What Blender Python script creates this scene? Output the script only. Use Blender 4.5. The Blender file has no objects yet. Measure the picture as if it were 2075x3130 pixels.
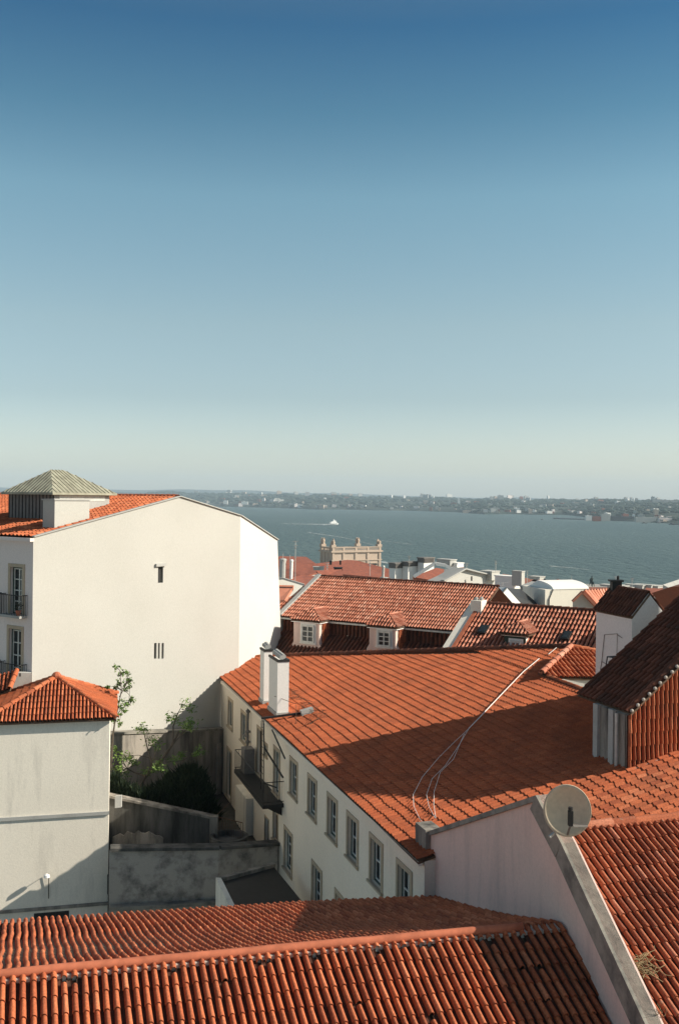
import bpy, bmesh, math, random
from mathutils import Vector as V, Matrix
from mathutils import noise as NZ
random.seed(7)
S = bpy.context.scene
COL = S.collection
# ------------------------------------------------------------------ camera model
F = 3043.0; CX = 1037.5; HZ = 1525.0; RHO = math.radians(0.6); H = 55.0
CR, SR = math.cos(RHO), math.sin(RHO)
CAM = V((0, 0, H))
def ray(u, v):
    a, b = u-CX, v-HZ
    return V((a*CR+b*SR, F, -(-a*SR+b*CR)))/F
def pix(u, v, Y): return CAM+ray(u, v)*Y
def atz(u, v, z):
    d = ray(u, v); return CAM+d*((z-H)/d.z)
def onp(u, v, P, N):
    d = ray(u, v); return CAM+d*((P-CAM).dot(N)/d.dot(N))
def proj(p):
    q = p-CAM; a = q.x/q.y*F; b = -q.z/q.y*F
    return (CX+a*CR-b*SR, HZ+a*SR+b*CR)
def h2(x, y): return V((x, y, 0)).normalized()
def zat(P, N, x, y): return P.z-(N.x*(x-P.x)+N.y*(y-P.y))/N.z
def vplane(P, d): return (P, V((d.y, -d.x, 0)))
UP = V((0, 0, 1))
# ------------------------------------------------------------------ materials
def nt(name):
    m = bpy.data.materials.new(name); m.use_nodes = True
    t = m.node_tree; b = t.nodes['Principled BSDF']; return m, t, b
def lk(t, a, b): t.links.new(a, b)
def ramp(t, fac, stops):
    r = t.nodes.new('ShaderNodeValToRGB'); lk(t, fac, r.inputs[0])
    e = r.color_ramp.elements
    while len(e) < len(stops): e.new(0.5)
    for k, (p, c) in enumerate(stops):
        e[k].position = p; e[k].color = (c[0], c[1], c[2], 1)
    return r.outputs[0]
def noise(t, scale, detail=4, vec=None, rough=.55):
    n = t.nodes.new('ShaderNodeTexNoise'); n.inputs['Scale'].default_value = scale
    n.inputs['Detail'].default_value = detail; n.inputs['Roughness'].default_value = rough
    if vec is not None: lk(t, vec, n.inputs['Vector'])
    return n.outputs[0]
def geo(t): return t.nodes.new('ShaderNodeNewGeometry')
def mapping(t, vec, sc):
    m = t.nodes.new('ShaderNodeMapping'); lk(t, vec, m.inputs['Vector']); m.inputs['Scale'].default_value = sc
    return m.outputs[0]
def mix(t, fac, a, b, mode='MIX'):
    m = t.nodes.new('ShaderNodeMix'); m.data_type = 'RGBA'; m.blend_type = mode
    if isinstance(fac, (int, float)): m.inputs[0].default_value = fac
    else: lk(t, fac, m.inputs[0])
    for k, x in ((6, a), (7, b)):
        if isinstance(x, tuple): m.inputs[k].default_value = (x[0], x[1], x[2], 1)
        else: lk(t, x, m.inputs[k])
    return m.outputs[2]
def bump(t, b, h, s=.3, d=.02):
    n = t.nodes.new('ShaderNodeBump'); n.inputs['Strength'].default_value = s; n.inputs['Distance'].default_value = d
    lk(t, h, n.inputs['Height']); lk(t, n.outputs[0], b.inputs['Normal'])
def rpi(t): return geo(t).outputs['Random Per Island']
def tile_mat(name, c0, c1, c2, dirt=(.06, .045, .035), damt=.5, lichen=.0):
    m, t, b = nt(name); g = geo(t)
    c = ramp(t, g.outputs['Random Per Island'], [(0, c0), (.45, c1), (.8, c1), (1, c2)])
    n1 = noise(t, 1.1, 5, g.outputs['Position'])
    f1 = ramp(t, n1, [(.42, (0, 0, 0)), (.75, (damt, damt, damt))])
    c = mix(t, f1, c, dirt)
    n2 = noise(t, 22, 4, g.outputs['Position'])
    f2 = ramp(t, n2, [(.35, (.72, .72, .72)), (.7, (1.12, 1.12, 1.12))])
    c = mix(t, 1.0, c, f2, 'MULTIPLY')
    if lichen:
        n3 = noise(t, 7, 6, g.outputs['Position'], .7)
        f3 = ramp(t, n3, [(.6, (0, 0, 0)), (.68, (lichen, lichen, lichen))])
        c = mix(t, f3, c, (.34, .27, .2))
    lk(t, c, b.inputs['Base Color']); b.inputs['Roughness'].default_value = .9
    b.inputs['Specular IOR Level'].default_value = .2
    bump(t, b, n2, .5, .01)
    return m
def plaster(name, col, stain=(.2, .19, .17), samt=.4, lo=.5, vert=True, rough_bump=.35, big=.25):
    m, t, b = nt(name); g = geo(t); P = g.outputs['Position']
    vec = mapping(t, P, (1, 1, .16)) if vert else P
    n1 = noise(t, 1.6, 7, vec, .65)
    f1 = ramp(t, n1, [(lo, (0, 0, 0)), (min(lo+.28, .98), (samt, samt, samt))])
    n0 = noise(t, big, 4, P)
    c = mix(t, ramp(t, n0, [(.35, (0, 0, 0)), (.7, (.35, .35, .35))]), col, (col[0]*.8, col[1]*.79, col[2]*.77))
    c = mix(t, f1, c, stain)
    n2 = noise(t, 14, 6, P, .7)
    c = mix(t, 1.0, c, ramp(t, n2, [(.3, (.9, .9, .9)), (.7, (1.05, 1.05, 1.05))]), 'MULTIPLY')
    lk(t, c, b.inputs['Base Color']); b.inputs['Roughness'].default_value = .95
    b.inputs['Specular IOR Level'].default_value = .15
    bump(t, b, n2, rough_bump, .015)
    return m
def plain(name, col, rough=.7, metal=0, var=.15, scale=6, spec=.3):
    m, t, b = nt(name); g = geo(t)
    n = noise(t, scale, 5, g.outputs['Position'])
    lo = tuple(max(0, x*(1-var)) for x in col); hi = tuple(x*(1+var) for x in col)
    lk(t, ramp(t, n, [(.3, lo), (.7, hi)]), b.inputs['Base Color'])
    b.inputs['Roughness'].default_value = rough; b.inputs['Metallic'].default_value = metal
    b.inputs['Specular IOR Level'].default_value = spec
    return m
M = {}
M['tile'] = tile_mat('terracotta', (.36, .092, .042), (.53, .150, .064), (.66, .22, .105), damt=.4)
M['tile_new'] = tile_mat('terracotta_new', (.45, .115, .048), (.51, .135, .055), (.58, .165, .07), damt=.35)
M['tile_old'] = tile_mat('terracotta_old', (.30, .085, .045), (.48, .145, .07), (.58, .23, .14), damt=.55, lichen=.55)
M['tile_pink'] = tile_mat('terracotta_pink', (.42, .14, .085), (.60, .24, .155), (.68, .34, .24), damt=.3, lichen=.3)
M['tile_dark'] = tile_mat('terracotta_dark', (.10, .04, .026), (.17, .06, .036), (.25, .09, .055), damt=.6)  # dark terracotta; also carries the shade of steep unlit slopes
M['pan'] = tile_mat('shaded_pan_tiles', (.06, .026, .018), (.09, .036, .024), (.14, .055, .034), damt=.7)  # near-black pans: shade between the cover tiles put into the colour
M['cap'] = plain('ridge_terracotta', (.45, .14, .075), .9, var=.25, scale=3)
M['mortar'] = plaster('mortar', (.55, .5, .44), samt=.6, lo=.45)
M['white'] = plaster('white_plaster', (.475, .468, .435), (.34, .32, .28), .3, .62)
M['white_sunlit'] = plaster('sunlit_white_plaster', (.60, .59, .56), (.5, .46, .4), .2, .66)  # lighter copy of the white plaster; sunlight on the side wall painted in
M['white2'] = plaster('white_plaster_bright', (.84, .82, .78), (.6, .56, .5), .2, .66)
M['white_stain'] = plaster('white_plaster_stained', (.84, .785, .68), (.33, .31, .28), .5, .5)
M['facade'] = plaster('cream_plaster', (.90, .80, .665), (.42, .37, .3), .45, .6)
M['pink'] = plaster('pink_plaster', (.76, .57, .50), (.36, .3, .28), .5, .5)
M['pinkpale'] = plaster('pale_pink_plaster', (.80, .71, .67), (.4, .35, .33), .3, .55)
M['grim_shade'] = plaster('grimy_shaded_plaster', (.34, .31, .27), (.05, .05, .048), .95, .40)
M['grim_shade2'] = plaster('very_grimy_plaster', (.15, .145, .135), (.03, .032, .03), .9, .38)
M['blotch'] = plaster('blotchy_plaster', (.46, .42, .37), (.06, .06, .06), .9, .46, vert=False)
M['coping'] = plaster('weathered_concrete', (.31, .29, .25), (.09, .09, .085), .9, .42, vert=False)
M['conc'] = plaster('grey_concrete', (.42, .42, .40), (.2, .2, .19), .5, .5, vert=False)
M['stone'] = plaster('window_stone', (.50, .41, .30), (.22, .2, .17), .5, .5, vert=False)
M['cream_stone'] = plaster('carved_stone', (.50, .40, .32), (.3, .26, .22), .5, .5, vert=False)
M['paint'] = plain('white_joinery', (.62, .62, .58), .5)
M['green'] = plain('dark_green_joinery', (.03, .055, .045), .5)
M['brown'] = plain('brown_wood', (.13, .08, .05), .7, var=.3)
M['iron'] = plain('dark_iron', (.035, .035, .035), .6, .4)
M['rust'] = plain('rusty_wire', (.12, .07, .045), .8, .3)
M['pipe'] = plain('grey_pipe', (.17, .16, .15), .7)
M['galv'] = plain('galvanised_metal', (.5, .5, .47), .5, .3)
M['cable'] = plain('white_cable', (.75, .72, .68), .6)
M['dish'] = plain('dish_paint', (.56, .46, .335), .6, var=.1, scale=9)
M['curtain'] = plain('curtain', (.5, .48, .43), .9, var=.25, scale=5)
M['bark'] = plain('bark', (.09, .075, .06), .9, var=.3)
M['bronze'] = plain('dark_bronze', (.03, .045, .04), .6, .4)
M['boat'] = plain('boat_white', (.8, .8, .78), .5)
M['hull'] = plain('dark_hull', (.05, .055, .06), .6)
m, t, b = nt('window_glass'); M['glass'] = m
b.inputs['Base Color'].default_value = (.025, .032, .035, 1); b.inputs['Roughness'].default_value = .06
bump(t, b, noise(t, 3, 2, geo(t).outputs['Position']), .15, .02)
def leaf_mat(name, a, bb, c):
    m, t, b = nt(name)
    lk(t, ramp(t, rpi(t), [(0, a), (.5, bb), (1, c)]), b.inputs['Base Color'])
    b.inputs['Roughness'].default_value = .7; b.inputs['Specular IOR Level'].default_value = .25
    b.inputs['Transmission Weight'].default_value = 0
    return m
M['leaf'] = leaf_mat('young_leaves', (.06, .12, .025), (.12, .20, .045), (.20, .29, .08))
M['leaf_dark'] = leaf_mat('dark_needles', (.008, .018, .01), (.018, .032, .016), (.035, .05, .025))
# zinc monitor roof with streaks
m, t, b = nt('zinc_sheet'); M['zinc'] = m
g = geo(t); n = noise(t, 2.2, 6, mapping(t, g.outputs['Position'], (1, 1, .3)))
lk(t, ramp(t, n, [(.35, (.24, .23, .17)), (.65, (.38, .37, .28))]), b.inputs['Base Color']); b.inputs['Roughness'].default_value = .7
# water
m, t, b = nt('river_water'); M['water'] = m
P = geo(t).outputs['Position']
vv = mapping(t, P, (.004, .0016, .01)); n = noise(t, 1, 5, vv)
lk(t, ramp(t, n, [(.35, (.040, .064, .050)), (.65, (.06, .086, .068))]), b.inputs['Base Color'])
b.inputs['Roughness'].default_value = .38; b.inputs['Specular IOR Level'].default_value = .36
nb = noise(t, 1, 6, mapping(t, P, (.10, .04, .1)), .6); bump(t, b, nb, 1.0, 5.0)
# far land
m, t, b = nt('far_land'); M['land'] = m; b.inputs['Specular IOR Level'].default_value = .1
n = noise(t, .012, 8, geo(t).outputs['Position'], .7)
lk(t, ramp(t, n, [(.35, (.018, .034, .03)), (.52, (.035, .05, .04)), (.64, (.08, .08, .065)), (.74, (.18, .16, .13))]), b.inputs['Base Color']); b.inputs['Roughness'].default_value = 1
M['wood'] = leaf_mat('far_trees', (.010, .026, .022), (.02, .038, .030), (.04, .055, .04))
m, t, b = nt('city_ground'); M['ground'] = m; M['dark_ground'] = plaster('dark_paving', (.09, .085, .075), (.03, .03, .028), .8, .4, vert=False)
n = noise(t, .5, 8, geo(t).outputs['Position'], .7)
lk(t, ramp(t, n, [(.35, (.2, .19, .17)), (.7, (.38, .36, .32))]), b.inputs['Base Color']); b.inputs['Roughness'].default_value = 1
# distant roof (wave of tile columns)
def far_tile(name, a, bb):
    m, t, b = nt(name); P = geo(t).outputs['Position']
    n = noise(t, .8, 8, P, .75); c = ramp(t, n, [(.3, a), (.7, bb)])
    w = noise(t, 5, 3, P); c = mix(t, ramp(t, w, [(.4, (0, 0, 0)), (.7, (.45, .45, .45))]), c, (.08, .04, .03))
    lk(t, c, b.inputs['Base Color']); b.inputs['Roughness'].default_value = .95; return m
M['ftile'] = far_tile('distant_tiles', (.20, .06, .038), (.38, .11, .06))
M['ftile_brown'] = far_tile('distant_brown_tiles', (.16, .065, .045), (.27, .10, .065))
# ------------------------------------------------------------------ mesh helpers
ORG = {}
class MB:
    def __init__(s): s.v = []; s.f = []
    def vs(s, pts):
        k = len(s.v); s.v += [V(p) for p in pts]; return list(range(k, k+len(pts)))
    def poly(s, *pts): s.f.append(s.vs(pts)); return s
    def prism(s, pts, e):
        n = len(pts); a = s.vs(pts); b = s.vs([V(p)+e for p in pts])
        s.f.append(a[::-1]); s.f.append(b)
        for i in range(n):
            j = (i+1) % n; s.f.append([a[i], a[j], b[j], b[i]])
        return s
    def box(s, o, a, b, c):            # corner + three edge vectors
        o = V(o); return s.prism([o, o+a, o+a+b, o+b], c)
    def cbox(s, c, x, y, z, ax=V((1, 0, 0)), ay=V((0, 1, 0))):   # centre of base
        c = V(c); return s.box(c-ax*x/2-ay*y/2, ax*x, ay*y, UP*z)
    def beam(s, p, q, w, h, up=UP):
        p, q = V(p), V(q); d = (q-p).normalized(); x = d.cross(up)
        if x.length < 1e-4: x = d.cross(V((0, 1, 0)))
        x.normalize(); y = x.cross(d)
        return s.box(p-x*w/2-y*h/2, x*w, y*h, q-p)
    def tube(s, pts, r, n=6, r2=None, cap=True):
        pts = [V(p) for p in pts]; rings = []; N = len(pts)
        for i, p in enumerate(pts):
            d = (pts[min(i+1, N-1)]-pts[max(i-1, 0)]).normalized()
            x = d.cross(V((.31, .2, .93))).normalized(); y = x.cross(d)
            rr = r if r2 is None else r+(r2-r)*i/max(1, N-1)
            rings.append(s.vs([p+x*rr*math.cos(2*math.pi*k/n)+y*rr*math.sin(2*math.pi*k/n) for k in range(n)]))
        for a, b in zip(rings, rings[1:]):
            for k in range(n): s.f.append([a[k], a[(k+1) % n], b[(k+1) % n], b[k]])
        if cap: s.f.append(rings[0][::-1]); s.f.append(rings[-1])
        return s
    def lathe(s, c, prof, n=12):
        rings = [s.vs([V(c)+V((r*math.cos(2*math.pi*k/n), r*math.sin(2*math.pi*k/n), z)) for k in range(n)]) for r, z in prof]
        for a, b in zip(rings, rings[1:]):
            for k in range(n): s.f.append([a[k], a[(k+1) % n], b[(k+1) % n], b[k]])
        s.f.append(rings[0][::-1]); s.f.append(rings[-1]); return s
    def build(s, name, mat, parent=None, smooth=False, recalc=True, clip=None):
        me = bpy.data.meshes.new(name)
        o0 = ORG.get(parent.name, V((0, 0, 0))) if parent else V((0, 0, 0))
        me.from_pydata([tuple(p-o0) for p in s.v], [], s.f)
        if clip or recalc:
            bm = bmesh.new(); bm.from_mesh(me)
            for (pc, pn) in (clip or []):
                bmesh.ops.bisect_plane(bm, geom=bm.verts[:]+bm.edges[:]+bm.faces[:], plane_co=pc-o0, plane_no=pn, clear_outer=True, dist=1e-5)
            if recalc: bmesh.ops.recalc_face_normals(bm, faces=bm.faces[:])
            bm.to_mesh(me); bm.free()
        me.materials.append(M[mat] if isinstance(mat, str) else mat)
        if smooth:
            for p in me.polygons: p.use_smooth = True
        o = bpy.data.objects.new(name, me); COL.objects.link(o)
        if parent: o.parent = parent; ORG[o.name] = o0
        else: ORG[o.name] = V((0, 0, 0))
        return o
def tag(o, label=None, cat=None, group=None, kind=None):
    if label: o['label'] = label
    if cat: o['category'] = cat
    if group: o['group'] = group
    if kind: o['kind'] = kind
    return o
def thing(name, label, cat, loc, group=None):
    o = bpy.data.objects.new(name, None); COL.objects.link(o); o.location = loc; o.empty_display_size = .3
    ORG[o.name] = V(loc); return tag(o, label, cat, group)
def solo(mb, name, mat, label, cat, group=None, kind=None, smooth=False):
    return tag(mb.build(name, mat, None, smooth), label, cat, group, kind)
# ------------------------------------------------------------------ tiles
def tiles(parent, O, A, D, poly, pitch=.21, course=.37, kind='canal', mat='tile', name='tiled_slope', warp=None,
          wob=.012, slip=None, segs=6, lat=.0, amp=None, seed=1, skip=None, out=None):
    """O on the eave/anywhere in the plane, A across (unit), D down the slope (unit); poly = convex 3D outline."""
    rnd = random.Random(seed)
    N = A.cross(D).normalized()
    if (out is not None and N.dot(out) < 0) or (out is None and N.z < 0): N = -N
    # coordinates in skew basis
    def ab(p):
        q = p-O; aa, ad, dd = A.dot(A), A.dot(D), D.dot(D); x, y = q.dot(A), q.dot(D)
        det = aa*dd-ad*ad; return ((x*dd-y*ad)/det, (aa*y-ad*x)/det)
    cs = [ab(p) for p in poly]
    a0, a1 = min(c[0] for c in cs), max(c[0] for c in cs); t0, t1 = min(c[1] for c in cs), max(c[1] for c in cs)
    i0, i1 = math.floor(a0/pitch)-1, math.ceil(a1/pitch)+1; nj = math.ceil((t1-t0)/course)+1
    # inside test with margin
    n = len(cs); area = sum(cs[k][0]*cs[(k+1) % n][1]-cs[(k+1) % n][0]*cs[k][1] for k in range(n))
    sg = 1 if area > 0 else -1
    def inside(a, t, mg):
        for k in range(n):
            x0, y0 = cs[k]; x1, y1 = cs[(k+1) % n]; L = math.hypot(x1-x0, y1-y0)
            if L < 1e-6: continue
            if sg*((x1-x0)*(t-y0)-(y1-y0)*(a-x0))/L < -mg: return False
        return True
    mb = MB(); pan = MB()
    W = warp or (lambda a, t: 0)
    def P(a, t, h):
        la = lat*math.sin(t*2.3+a*.7)+lat*.5*math.sin(t*5.1+a*1.7)
        return O+A*(a+la)+D*t+N*(h+W(a, t-t0))
    for i in range(i0, i1):
        cw = wob*2*NZ.noise(V((i*.35, 3.1*seed, 0)))
        for j in range(nj):
            tb = t1-j*course; tt = tb-course-.05
            ac = (i+.5)*pitch; tm = (tb+tt)/2
            if not inside(ac, tm, course): continue
            if skip and skip(ac, tm): continue
            ja = rnd.uniform(-1, 1)*pitch*.03; jt = rnd.uniform(-1, 1)*wob+cw+wob*3*NZ.noise(V((i*.12, j*.5, seed)))
            jh = rnd.uniform(0, .006); tw = rnd.uniform(-1, 1)*pitch*.03
            if kind == 'canal':
                top = tt
                if slip:
                    s_ = slip(ac, tb-t0, rnd)
                    if s_: top = tt+s_
                r0, r1 = pitch*.275, pitch*.33; hh = amp or pitch*.42
                ring = []
                for (tq, r, lift) in ((top, r0, .0), (tb, r1, .03)):
                    ring.append(mb.vs([P(ac+ja+(tw if tq == tb else 0)+r*math.cos(math.pi*k/segs), tq+jt, lift+jh+hh*math.sin(math.pi*k/segs)*(r/r1)) for k in range(segs+1)]))
                ri = mb.vs([P(ac+ja+tw+(r1-.016)*math.cos(math.pi*k/segs), tb+jt-.002, .03+jh+(hh-.02)*math.sin(math.pi*k/segs)) for k in range(segs+1)])
                for k in range(segs):
                    mb.f.append([ring[0][k], ring[0][k+1], ring[1][k+1], ring[1][k]])
                    mb.f.append([ring[1][k], ring[1][k+1], ri[k+1], ri[k]])
                # pan between this column and the next
                q0 = pan.vs([P(i*pitch+pitch+x*pitch, tt, z) for x, z in ((-.30, .0), (-.12, -.02), (.12, -.02), (.30, .0))])
                q1 = pan.vs([P(i*pitch+pitch+x*pitch, tb+jt, z+.02) for x, z in ((-.30, .0), (-.12, -.02), (.12, -.02), (.30, .0))])
                for k in range(3): pan.f.append([q0[k], q0[k+1], q1[k+1], q1[k]])
            else:
                hh = amp or .05
                prof = [(-.5, .0), (-.34, -.004), (-.16, .0), (0, hh*.55), (.12, hh), (.26, hh*.95), (.40, hh*.45), (.51, .0)]
                ra = mb.vs([P(ac+ja+x*pitch, tt, z+.0) for x, z in prof])
                rb = mb.vs([P(ac+ja+x*pitch, tb+jt, z+.035+jh) for x, z in prof])
                rc = mb.vs([P(ac+ja+x*pitch, tb+jt-.004, z+.016+jh) for x, z in prof])
                for k in range(len(prof)-1):
                    mb.f.append([ra[k], ra[k+1], rb[k+1], rb[k]]); mb.f.append([rb[k], rb[k+1], rc[k+1], rc[k]])
    ctr = sum(poly, V())/len(poly); clip = []
    for k in range(n):
        p, q = poly[k], poly[(k+1) % n]
        if (q-p).length < 1e-5: continue
        pn = (q-p).cross(N).normalized()
        if pn.dot(ctr-p) > 0: pn = -pn
        clip.append((p, pn))
    o = mb.build(name, mat, parent, recalc=False, clip=clip)
    # underlay sheet: closes gaps below the tiles
    if pan.f:
        k = len(mb.v)
        pan.build('pan_tiles', 'pan', o, recalc=False, clip=clip)
    und = MB(); pts = [p-N*.05 for p in poly]; und.prism(pts, -N*.06)
    und.build('roof_deck', 'brown', o)
    return o
def ridge(parent, p, q, r=.13, L=.42, mat='cap', name='ridge_tiles', gap=True, seed=3, lift=.0):
    rnd = random.Random(seed); p, q = V(p), V(q); d = (q-p).normalized(); T = (q-p).length; n = max(1, round(T/L)); L = T/n
    x = d.cross(UP).normalized(); y = x.cross(d)
    if y.z < 0: y = -y
    mb = MB()
    for i in range(n):
        a = p+d*(i*L-.03); b = p+d*((i+1)*L+.02); j = rnd.uniform(-.01, .01)
        rings = []
        for (c, rr, ex) in ((a, r*.86, 0), (b, r*1.04, .012)):
            rings.append(mb.vs([c+x*(rr*math.cos(math.pi*(k/7*1.2-.1))+j)+y*(rr*math.sin(math.pi*(k/7*1.2-.1))+ex+lift) for k in range(8)]))
        ri = mb.vs([b-d*.003+x*((r*.88)*math.cos(math.pi*(k/7*1.2-.1))+j)+y*((r*.88)*math.sin(math.pi*(k/7*1.2-.1))+lift) for k in range(8)])
        for k in range(7):
            mb.f.append([rings[0][k], rings[0][k+1], rings[1][k+1], rings[1][k]]); mb.f.append([rings[1][k], rings[1][k+1], ri[k+1], ri[k]])
    return mb.build(name, mat, parent, recalc=False, smooth=False)
# ------------------------------------------------------------------ walls with openings
def wall_open(mb, P0, d, n, L, zt, zb, ops, depth=.18, top=None):
    """vertical wall from P0 along d (length L) between z zb..zt, outward normal n; ops=[(a0,a1,z0,z1)] cut with reveals."""
    xs = sorted(set([0, L]+[x for o in ops for x in o[:2]])); zs = sorted(set([zb, zt]+[z for o in ops for z in o[2:]]))
    def pt(a, z, k=0): return V((P0.x, P0.y, 0))+d*a+UP*z-n*k
    for a0, a1 in zip(xs, xs[1:]):
        for z0, z1 in zip(zs, zs[1:]):
            am, zm = (a0+a1)/2, (z0+z1)/2
            if any(o[0] < am < o[1] and o[2] < zm < o[3] for o in ops): continue
            mb.poly(pt(a0, z0), pt(a1, z0), pt(a1, z1), pt(a0, z1))
    for (a0, a1, z0, z1) in ops:
        mb.poly(pt(a0, z0), pt(a0, z1), pt(a0, z1, depth), pt(a0, z0, depth)); mb.poly(pt(a1, z0), pt(a1, z1), pt(a1, z1, depth), pt(a1, z0, depth))
        mb.poly(pt(a0, z0), pt(a1, z0), pt(a1, z0, depth), pt(a0, z0, depth)); mb.poly(pt(a0, z1), pt(a1, z1), pt(a1, z1, depth), pt(a0, z1, depth))
def window(parent, P0, d, n, op, depth=.18, cols=2, rows=4, frame='paint', outer='green', stone='stone', sw=.15, curtain=False, sill=True, name='window', label=None):
    a0, a1, z0, z1 = op
    def pt(a, z, k=0): return V((P0.x, P0.y, 0))+d*a+UP*z-n*k
    mb = MB()   # stone surround, 3 cm proud
    if stone:
        for (x0, x1, y0, y1) in ((a0-sw, a0, z0-sw, z1+sw), (a1, a1+sw, z0-sw, z1+sw), (a0, a1, z1, z1+sw), (a0, a1, z0-sw, z0)):
            mb.box(pt(x0, y0, .02), d*(x1-x0), UP*(y1-y0), n*.055)
        if sill: mb.box(pt(a0-sw-.03, z0-sw*.5, .02), d*(a1-a0+2*sw+.06), UP*.07, n*.12)
        w = mb.build(name, stone, parent)
    else:
        mb.box(pt(a0, z0, depth-.02), d*(a1-a0), UP*.02, n*.01); w = mb.build(name, frame, parent)
    if label: w['label'] = label
    g = MB(); g.poly(pt(a0, z0, depth-.01), pt(a1, z0, depth-.01), pt(a1, z1, depth-.01), pt(a0, z1, depth-.01)); g.build('pane', 'glass', w)
    if curtain:
        c = MB(); c.poly(pt(a0+.05, z0, depth-.012), pt((a0+a1)/2-.03, z0, depth-.012), pt((a0+a1)/2-.08, z1, depth-.012), pt(a0+.05, z1, depth-.012)); c.build('curtain', 'curtain', w)
    o = MB(); ow = .07
    for (x0, x1, y0, y1) in ((a0, a0+ow, z0, z1), (a1-ow, a1, z0, z1), (a0+ow, a1-ow, z1-ow, z1), (a0+ow, a1-ow, z0, z0+ow)):
        o.box(pt(x0, y0, depth-.02), d*(x1-x0), UP*(y1-y0), n*.07)
    o.build('outer_frame', outer, w)
    f = MB(); fw = .045; b0, b1, y0, y1 = a0+ow, a1-ow, z0+ow, z1-ow
    for k in range(cols+1):
        x = b0+(b1-b0)*k/cols; wd = fw*(1.5 if k == cols//2 else 1); x = min(max(x-wd/2, b0), b1-wd)
        f.box(pt(x, y0, depth-.03), d*wd, UP*(y1-y0), n*.04)
    for k in range(rows+1):
        z = y0+(y1-y0)*k/rows; z = min(max(z-fw/2, y0), y1-fw)
        f.box(pt(b0, z, depth-.028), d*(b1-b0), UP*fw, n*.035)
    f.build('sash', frame, w)
    return w
d1 = h2(-.307, .952); r1 = h2(.952, .307)
def rel(z): return H+z
def inset(op, k=.15): return (op[0]+k, op[1]-k, op[2]+k, op[3]-k)
# =================================================================== LONG HOUSE (wide lit roof in the middle)
E = pix(1275, 2631, 27.85)
nE = V((r1.x, r1.y, .25)); D1 = -nE.normalized(); NP1 = d1.cross(D1); NP1 = NP1 if NP1.z > 0 else -NP1
def p1(u, v): return onp(u, v, E, NP1)
def p1xy(x, y): return V((x, y, zat(E, NP1, x, y)))
long_house = thing('long_house', 'long cream house with the widest orange tiled roof and a row of sash windows', 'house', E-UP*10)
A0 = p1(671, 2068); B0 = p1(785, 2008); B1 = p1(872, 2007); C0 = p1(1745, 1979)
sC = (C0-E).dot(r1); EN = E+D1*-.0; CN = E-D1*(sC/abs(D1.dot(r1)))
q_ = lambda s_, a_: E-D1*(s_/abs(D1.dot(r1)))+d1*a_
S1 = p1(1655, 2062); sS = (S1-E).dot(r1); aS = (S1-E).dot(d1); ft = (sS-(B1-E).dot(r1))/((C0-B1).dot(r1)); TT = B1.lerp(C0, ft)
for pl_ in ([EN, A0, B0, B1, TT, q_(sS, 0)], [TT, C0, S1]):
  tiles(long_house, E, d1, D1, pl_, .235, .39, 'lusa', 'tile_new', 'tiled_slope', wob=.014, seed=4,
      warp=lambda a, t: .05*NZ.noise(V((a*.18, t*.22, 5))))
tiles(long_house, E, d1, D1, [q_(1.0, -3.6), q_(1.0, 0), q_(sS, 0), q_(sS, -3.6)], .235, .39, 'lusa', 'tile', 'tiled_slope', wob=.02, amp=.07, seed=4,
      warp=lambda a, t: .03*NZ.noise(V((a*.3, t*.3, 5))))
ridge(long_house, B0, B1, .14, .42, 'tile'); ridge(long_house, B1, C0, .15, .42, 'tile_dark', lift=.06)
mb = MB(); dd = (C0-B1).normalized(); nn = V((-dd.y, dd.x, 0)).normalized(); nn = nn if nn.y > 0 else -nn
mb.beam(B1+nn*.02-UP*.05, C0+nn*.02-UP*.05, .2, .3); mb.build('ridge_mortar', 'tile_dark', long_house)  # dark band: shade along the hip cap put into the tile colour
mb = MB(); mb.poly(B1+nn*.1, C0+nn*.1, C0+nn*4-UP*1.6, B1+nn*4-UP*1.6); mb.build('rear_slope', 'tile_dark', long_house)
PF = E+r1*.22; nF = -r1
def fop(ul, ur, vt, vb):
    P, N = vplane(PF, d1); a = onp(ul, vt, P, N); b = onp(ur, vb, P, N)
    return ((b-P).dot(d1), (a-P).dot(d1), b.z, a.z)
ZT, ZB = rel(-10.9), rel(-12.28)
wins = []
for a in (13.22, 10.50, 7.92, 5.62, 3.28, .86): wins.append((a+.15, a+1.13, ZB, ZT))
wins += [(22.9, 23.95, ZB, ZT), (26.2, 27.2, ZB, ZT)]
low = [(14.05, 15.15, rel(-15.65), rel(-14.05)), (9.85, 10.95, rel(-15.65), rel(-14.05)), (7.0, 8.0, rel(-15.65), rel(-14.05))]
door_up = (19.5, 20.35, rel(-13.0), rel(-10.9)); small = (18.42, 18.85, rel(-11.85), rel(-11.3)); door2 = (16.2, 17.1, rel(-13.0), rel(-11.1))
door_low = (26.35, 27.35, rel(-16.1), rel(-13.6)); o1 = (16.35, 17.15, rel(-15.1), rel(-13.85)); o2 = (18.0, 18.7, rel(-15.9), rel(-14.6))
mb = MB(); wall_open(mb, PF, d1, nF, 29.2, rel(-10.13), rel(-24), wins+low+[door_up, small, door2, door_low, o1, o2], .2)
mb.poly(PF-d1*0+UP*(rel(-10.13)-PF.z), PF+r1*9+UP*(rel(-10.13)-PF.z), PF+r1*9+UP*(rel(-24)-PF.z), PF+UP*(rel(-24)-PF.z))
mb.build('wall', 'facade', long_house)
for k, o in enumerate(wins): window(long_house, PF, d1, nF, o, .2, 2, 2 if k < 6 else 3, curtain=(k in (0, 2, 5, 7)))
for o in low: window(long_house, PF, d1, nF, o, .2, 2, 3)
window(long_house, PF, d1, nF, door_up, .2, 1, 3, frame='brown', outer='brown', sw=.13, name='door', label='narrow brown balcony door')
window(long_house, PF, d1, nF, small, .2, 1, 1, sw=.08)
window(long_house, PF, d1, nF, door2, .2, 2, 4, name='door')
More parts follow.
